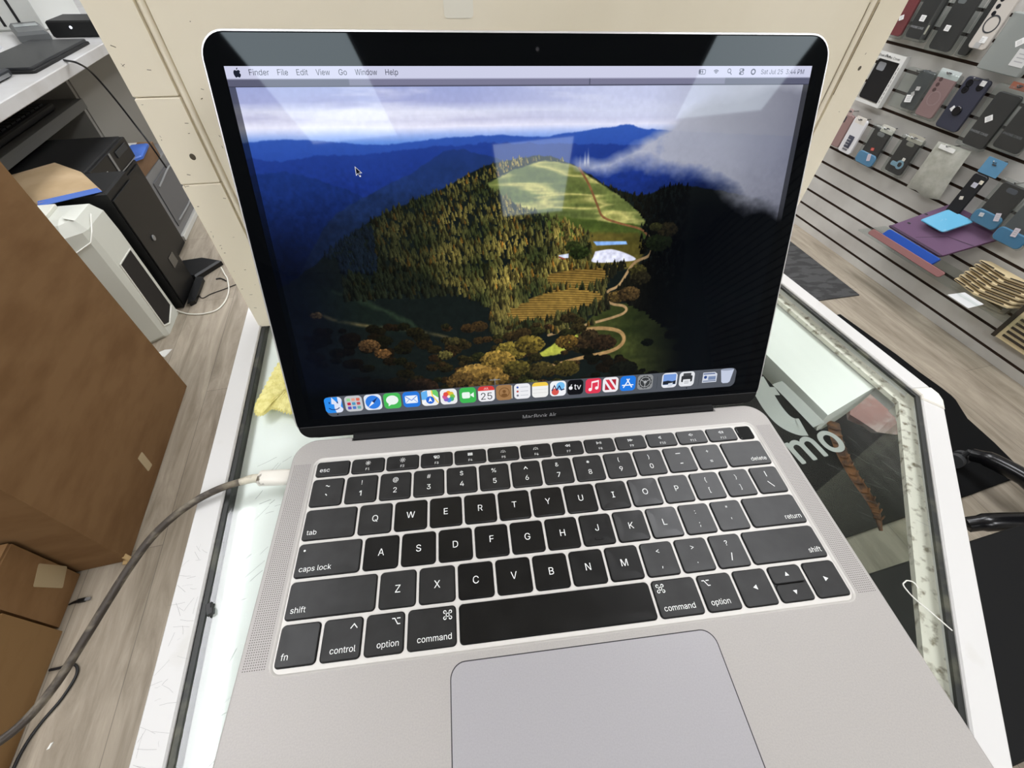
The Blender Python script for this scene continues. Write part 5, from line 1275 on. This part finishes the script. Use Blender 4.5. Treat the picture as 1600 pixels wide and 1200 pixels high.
# middle row
package('black phone case in a white printed frame at the left end of the middle row', -.018, .142, .667, .866, .05, (34, 35, 40), frame=(218, 218, 214), clearbox=False, case=(.12, .88, .07, .86), cams=('bar', (140, 142, 146)))
package('smoky grey phone case with a square label beside the white framed one', .168, .305, .688, .846, .04, (70, 74, 76), clearbox=True, case=(.40, .95, .05, .95), stickers=[(.62, .30, (.030, .028), 12, WS), (.72, .56, (.018, .014), 10, (190, 190, 186)), (.66, .42, (.014, .016), 40, (176, 176, 172))])
package('pink phone case in a shiny clear pouch in the middle row', .312, .420, .690, .864, .06, (158, 124, 124), case=(.10, .88, .03, .88), cams=('dots', (84, 52, 54)), extra=('ring', (172, 140, 140)), header=(.09, .03, (196, 204, 202), 0))
package('dark blue phone case with a finger ring in the middle row', .430, .530, .680, .868, .05, (54, 56, 70), clearbox=False, case=(.0, 1.0, .0, .96), cams=('rings', (22, 23, 30)), extra=('grip', (26, 27, 34)), stickers=[st1(.28, .38, 60, .017), st1(.75, .90, 0, .020)])
package('black phone case with grey lettering in a white edged pack in the middle row', .563, .672, .655, .880, .06, (30, 32, 36), stickers=[st1(.52, .47, 40, .024)], text=('PHONE CASE', .55, .24, .07, (150, 152, 156)), case=(.14, .98, .03, .84), header=(.07, .022, (150, 92, 72), .02))
g_ = package('black phone case in a clear pack at the right end of the middle row', .678, .790, .680, .870, .06, (26, 28, 32), text=('PHONE CASE', .5, .28, .07, (120, 122, 126)), case=(.08, .98, .03, .9))
# bottom row
package('small pink earphone pack at the left end of the bottom row', -.030, .043, .455, .628, .05, (150, 122, 118), clearbox=False, case=(.02, .98, .0, .86), cams=('bar', (60, 56, 62)), header=(.03, .03, (182, 160, 156), 0))
package('white box with a dark phone picture in the bottom row', .055, .136, .453, .616, .06, (222, 221, 222), clearbox=False, case=(.0, 1.0, .0, .95), stickers=[(.52, .32, (.034, .055), 0, (76, 78, 92)), (.5, .10, (.03, .008), 0, (120, 120, 124))], header=(.06, .03, (222, 216, 206), 0))
package('black phone case with a blue cradle and a red sticker in the bottom row', .175, .285, .444, .622, .055, (30, 32, 38), cams=('pill', (120, 122, 124)), extra=('shoe', (86, 148, 192)), stickers=[(.60, .42, (.016, .012), 10, (214, 76, 58)), (.66, .22, (.018, .03), 20, (206, 196, 206))], header=(.07, .03, (206, 204, 192), .02))
package('black phone case with a pale blue clip in the bottom row', .332, .438, .456, .628, .05, (30, 32, 36), cams=('pill', (140, 138, 128)), extra=('clip', (138, 178, 200)), stickers=[(.72, .44, (.014, .012), 0, (222, 222, 212))], header=(.08, .03, (176, 172, 158), .01))
# silver pouch
t = thing('foil_pouch', 'pale silver foil pouch hanging at the end of the bottom row', 'pouch', wpt(.57, .05, .44), WALL_RZ)
g = G(); rg = []
O_ = [(-.078, .0), (-.03, .006), (.02, -.004), (.082, .012), (.070, .10), (.066, .205), (.0, .202), (-.078, .196), (-.078, .10)]
for k, y in ((1.0, .0), (1.0, -.002), (.82, -.009), (.4, -.012)):
    rg.append([(x * k, y, .1 + (z - .1) * k) for x, z in O_])
g.loft(rg); g.build('pouch', mat('silver foil', (186, 186, 176), 0.35, 0.15, noise=(24, (160, 160, 148), 0.4, 0.68, (1, 1, 1)), bump=(28, .5, .01)), t, 40)
g = G(); vert(g, -.02, .187, -.013); g.slab(.07, .016, .003, 0, .001, 0); g.build('top_seal', mat('bright seal', (232, 232, 228), 0.3), t)
hook(.55, .635)
# narrow strap pack with a coloured header, and two packs with blue cradles
package('narrow dark strap pack with a colourful blue header card', .706, .764, .428, .655, .06, (48, 50, 58), name='strap_pack', cat='strap pack', clearbox=False, case=(.0, .96, .0, .72), stickers=[(.55, .55, (.020, .018), 0, (196, 196, 208)), (.40, .30, (.013, .013), 20, (222, 216, 204)), (.80, .62, (.014, .014), 0, (226, 218, 200))], header=(.075, .058, (92, 142, 176), .012))
package('black phone case with a blue cradle right of the strap pack', .805, .915, .440, .622, .055, (30, 33, 40), cams=('pill', (76, 80, 92)), extra=('shoe', (66, 136, 178)), stickers=[(.30, .20, (.016, .014), 10, (204, 210, 214)), (.78, .28, (.018, .03), 20, (206, 200, 206))])
package('smoky phone case with a blue cradle at the far right of the bottom row', .925, 1.035, .425, .600, .07, (78, 84, 88), extra=('shoe', (56, 132, 178)), stickers=[(.55, .30, (.018, .032), 10, (206, 200, 206))])

# ---------------------------------------------------------------- low shelf pile on the slatwall
t = thing('support_shelf', 'low clear shelf on the slatwall under the purple tablet case', 'shelf', wpt(.83, 0, .235), WALL_RZ)  # no shelf is visible in the image; added as a support for the pile
g = G(); g.box(-.34, -.168, 0, .42, -.0005, .006, .001); g.build('shelf_plate', clear('clear acrylic', (244, 247, 246), 1.3, .1), t)
g = G()
for x in (-.25, .3): g.box(x, -.02, -.04, x + .02, .006, -.0002)
g.build('bracket', M_steel, t)
def leaning(name, label, cat, s0, s1, zb_, zt, ob, ot, th, m, skew=0.0, extra=None, r=.01):
    """a flat thing standing on the shelf and leaning against the wall"""
    t = thing(name, label, cat, wpt((s0 + s1) / 2, ob, zb_), WALL_RZ)
    L_ = math.hypot(zt - zb_, ob - ot); ang = math.atan2(zt - zb_, ob - ot)
    Mx = Matrix.Rotation(ang, 4, 'X') @ Matrix(((1, skew, 0, 0), (0, 1, 0, 0), (0, 0, 1, 0), (0, 0, 0, 1)))
    g = G(); g.xf = Mx; g.slab(s1 - s0, L_, r, 0, th, .002, 0, L_ / 2 + .001, both=True); g.build('body', m, t, 40)
    if extra: extra(t, Mx, s1 - s0, L_, th)
    return t
leaning('tablet_sleeve', 'translucent pink tablet sleeve at the front of the low shelf pile', 'tablet sleeve', .535, .925, .2415, .268, .158, .148, .008, mat('pink translucent plastic', (140, 98, 96), 0.25), .25)
leaning('folder', 'blue plastic folder under the purple tablet case', 'folder', .580, .850, .2415, .290, .134, .118, .014, mat('blue plastic', (34, 78, 168), 0.4), .3)
def purp(t, Mx, w_, L_, th):
    g = G(); g.xf = Mx; g.slab(w_ * .99, L_ * .05, .004, .0135, .017, .001, 0, L_ * .04); g.stroke([(-w_ * .05, L_ * .10), (w_ * .15, L_ * .42), (w_ * .5, L_ * .5)], .003, .0127); g.build('flap_seam', mat('dark purple', (62, 40, 62), 0.6), t)
    for a, b_ in ((-.40, .28), (-.36, .52), (-.46, .60)):
        g = G(); g.xf = Mx; g.slab(.014, .006, .002, .0125, .0132, 0, w_ * a, L_ * b_); g.build('slot', M_slot, t)
leaning('tablet_case', 'purple folio tablet case leaning on the slatwall above the blue folder', 'tablet case', .570, .845, .285, .440, .104, .004, .012, mat('purple leatherette', (98, 68, 98), 0.6), .62, purp)
leaning('blue_pack', 'small glossy light blue pack lying on the purple tablet case', 'pack', .665, .780, .365, .437, .090, .050, .010, mat('glossy light blue film', (104, 178, 214), 0.15, noise=(20, (196, 216, 226), 0.55, 0.72, (1, 1, 1))), .62)
# folded corrugated cards with dark slits
M_tan = mat('tan corrugated card', (204, 186, 146), 0.8); M_slit = mat('dark slit', (52, 44, 34), 0.9)
t = thing('card_organizer', 'fanned stack of tan slotted cardboard folders on the low shelf', 'card folders', wpt(1.075, .0, .2415), WALL_RZ)
for k in range(6):
    z = .002 + .0165 * k; o = .112 - .010 * k
    g = G(); P_ = [(-.135 + .006 * k, -.02), (-.125, -o + .01), (-.02 + .004 * k, -o - .012), (.085, -o + .035), (.10, -.02)]
    g.prism(P_, z, z + .0075, .001); lf = g.build('folder_leaf', M_tan, t)
    g = G()
    for a, b_ in ((0.08, .52), (.60, .92)):
        p0 = Vector(P_[1]); p1 = Vector(P_[2]); q0 = p0.lerp(p1, a); q1 = p0.lerp(p1, b_); g.box(min(q0.x, q1.x), min(q0.y, q1.y) - .0015, z + .0076, max(q0.x, q1.x), min(q0.y, q1.y) + .004, z + .0098)
    p0 = Vector(P_[2]); p1 = Vector(P_[3]); nn_ = Vector((p1 - p0).normalized().to_tuple()); pn = Vector((nn_.y, -nn_.x))
    g.prism([tuple(p0.lerp(p1, .12) + pn * .001), tuple(p0.lerp(p1, .85) + pn * .001), tuple(p0.lerp(p1, .85) - pn * .004), tuple(p0.lerp(p1, .12) - pn * .004)], z + .0076, z + .0098)
    g.build('slit', M_slit, lf)
g = G(); c = wpt(.975, .165, .206)
t = thing('price_card', 'blank white card sticking out under the tan cardboard folders', 'card', wpt(1.06, .153, .2455), WALL_RZ)
g = G(); g.quad([(-.055, -.022, -.03), (.040, -.022, -.03), (.062, -.004, .004), (-.02, -.004, .004)], .0012); g.build('card', M_wht, t)
t = thing('slotted_rack', 'tan slotted rack panel standing at the lower right of the slatwall', 'rack', wpt(1.30, .03, .125), WALL_RZ)
g = G(); g.box(-.10, -.025, 0, .12, .0, .19, .002); g.build('panel', M_tan, t)
g = G()
for k in range(8): g.box(-.085, -.028, .018 + .02 * k, .105, -.0255, .027 + .02 * k)
g.build('slot', M_slit, t)
g = G(); g.box(-.115, -.03, -.002, -.1005, .0, .20, .002); g.build('frame_edge', M_slit, t)

# pink crumpled bag on the mat, seen through the counter glass
rnd = random.Random(9)
g = G(); rings = []
for k, z in ((1.0, .0008), (1.06, .03), (.8, .08), (.4, .105)):
    rings.append([(1.49 + (.12 * k + rnd.uniform(-.02, .02)) * math.cos(a), .70 + (.085 * k + rnd.uniform(-.015, .015)) * math.sin(a), FLOOR_Z + .008 + z + rnd.uniform(0, .012) * (z > .01)) for a in [2 * PI * i / 14 for i in range(14)]])
g.loft(rings); tag(g.build('crumpled_bag', mat('crumpled pink plastic', (170, 122, 116), 0.3, noise=(14, (214, 190, 184), 0.5, 0.7, (1, 1, 1))), None, 25), 'crumpled pink plastic bag on the black mat, seen through the counter glass', 'plastic bag')
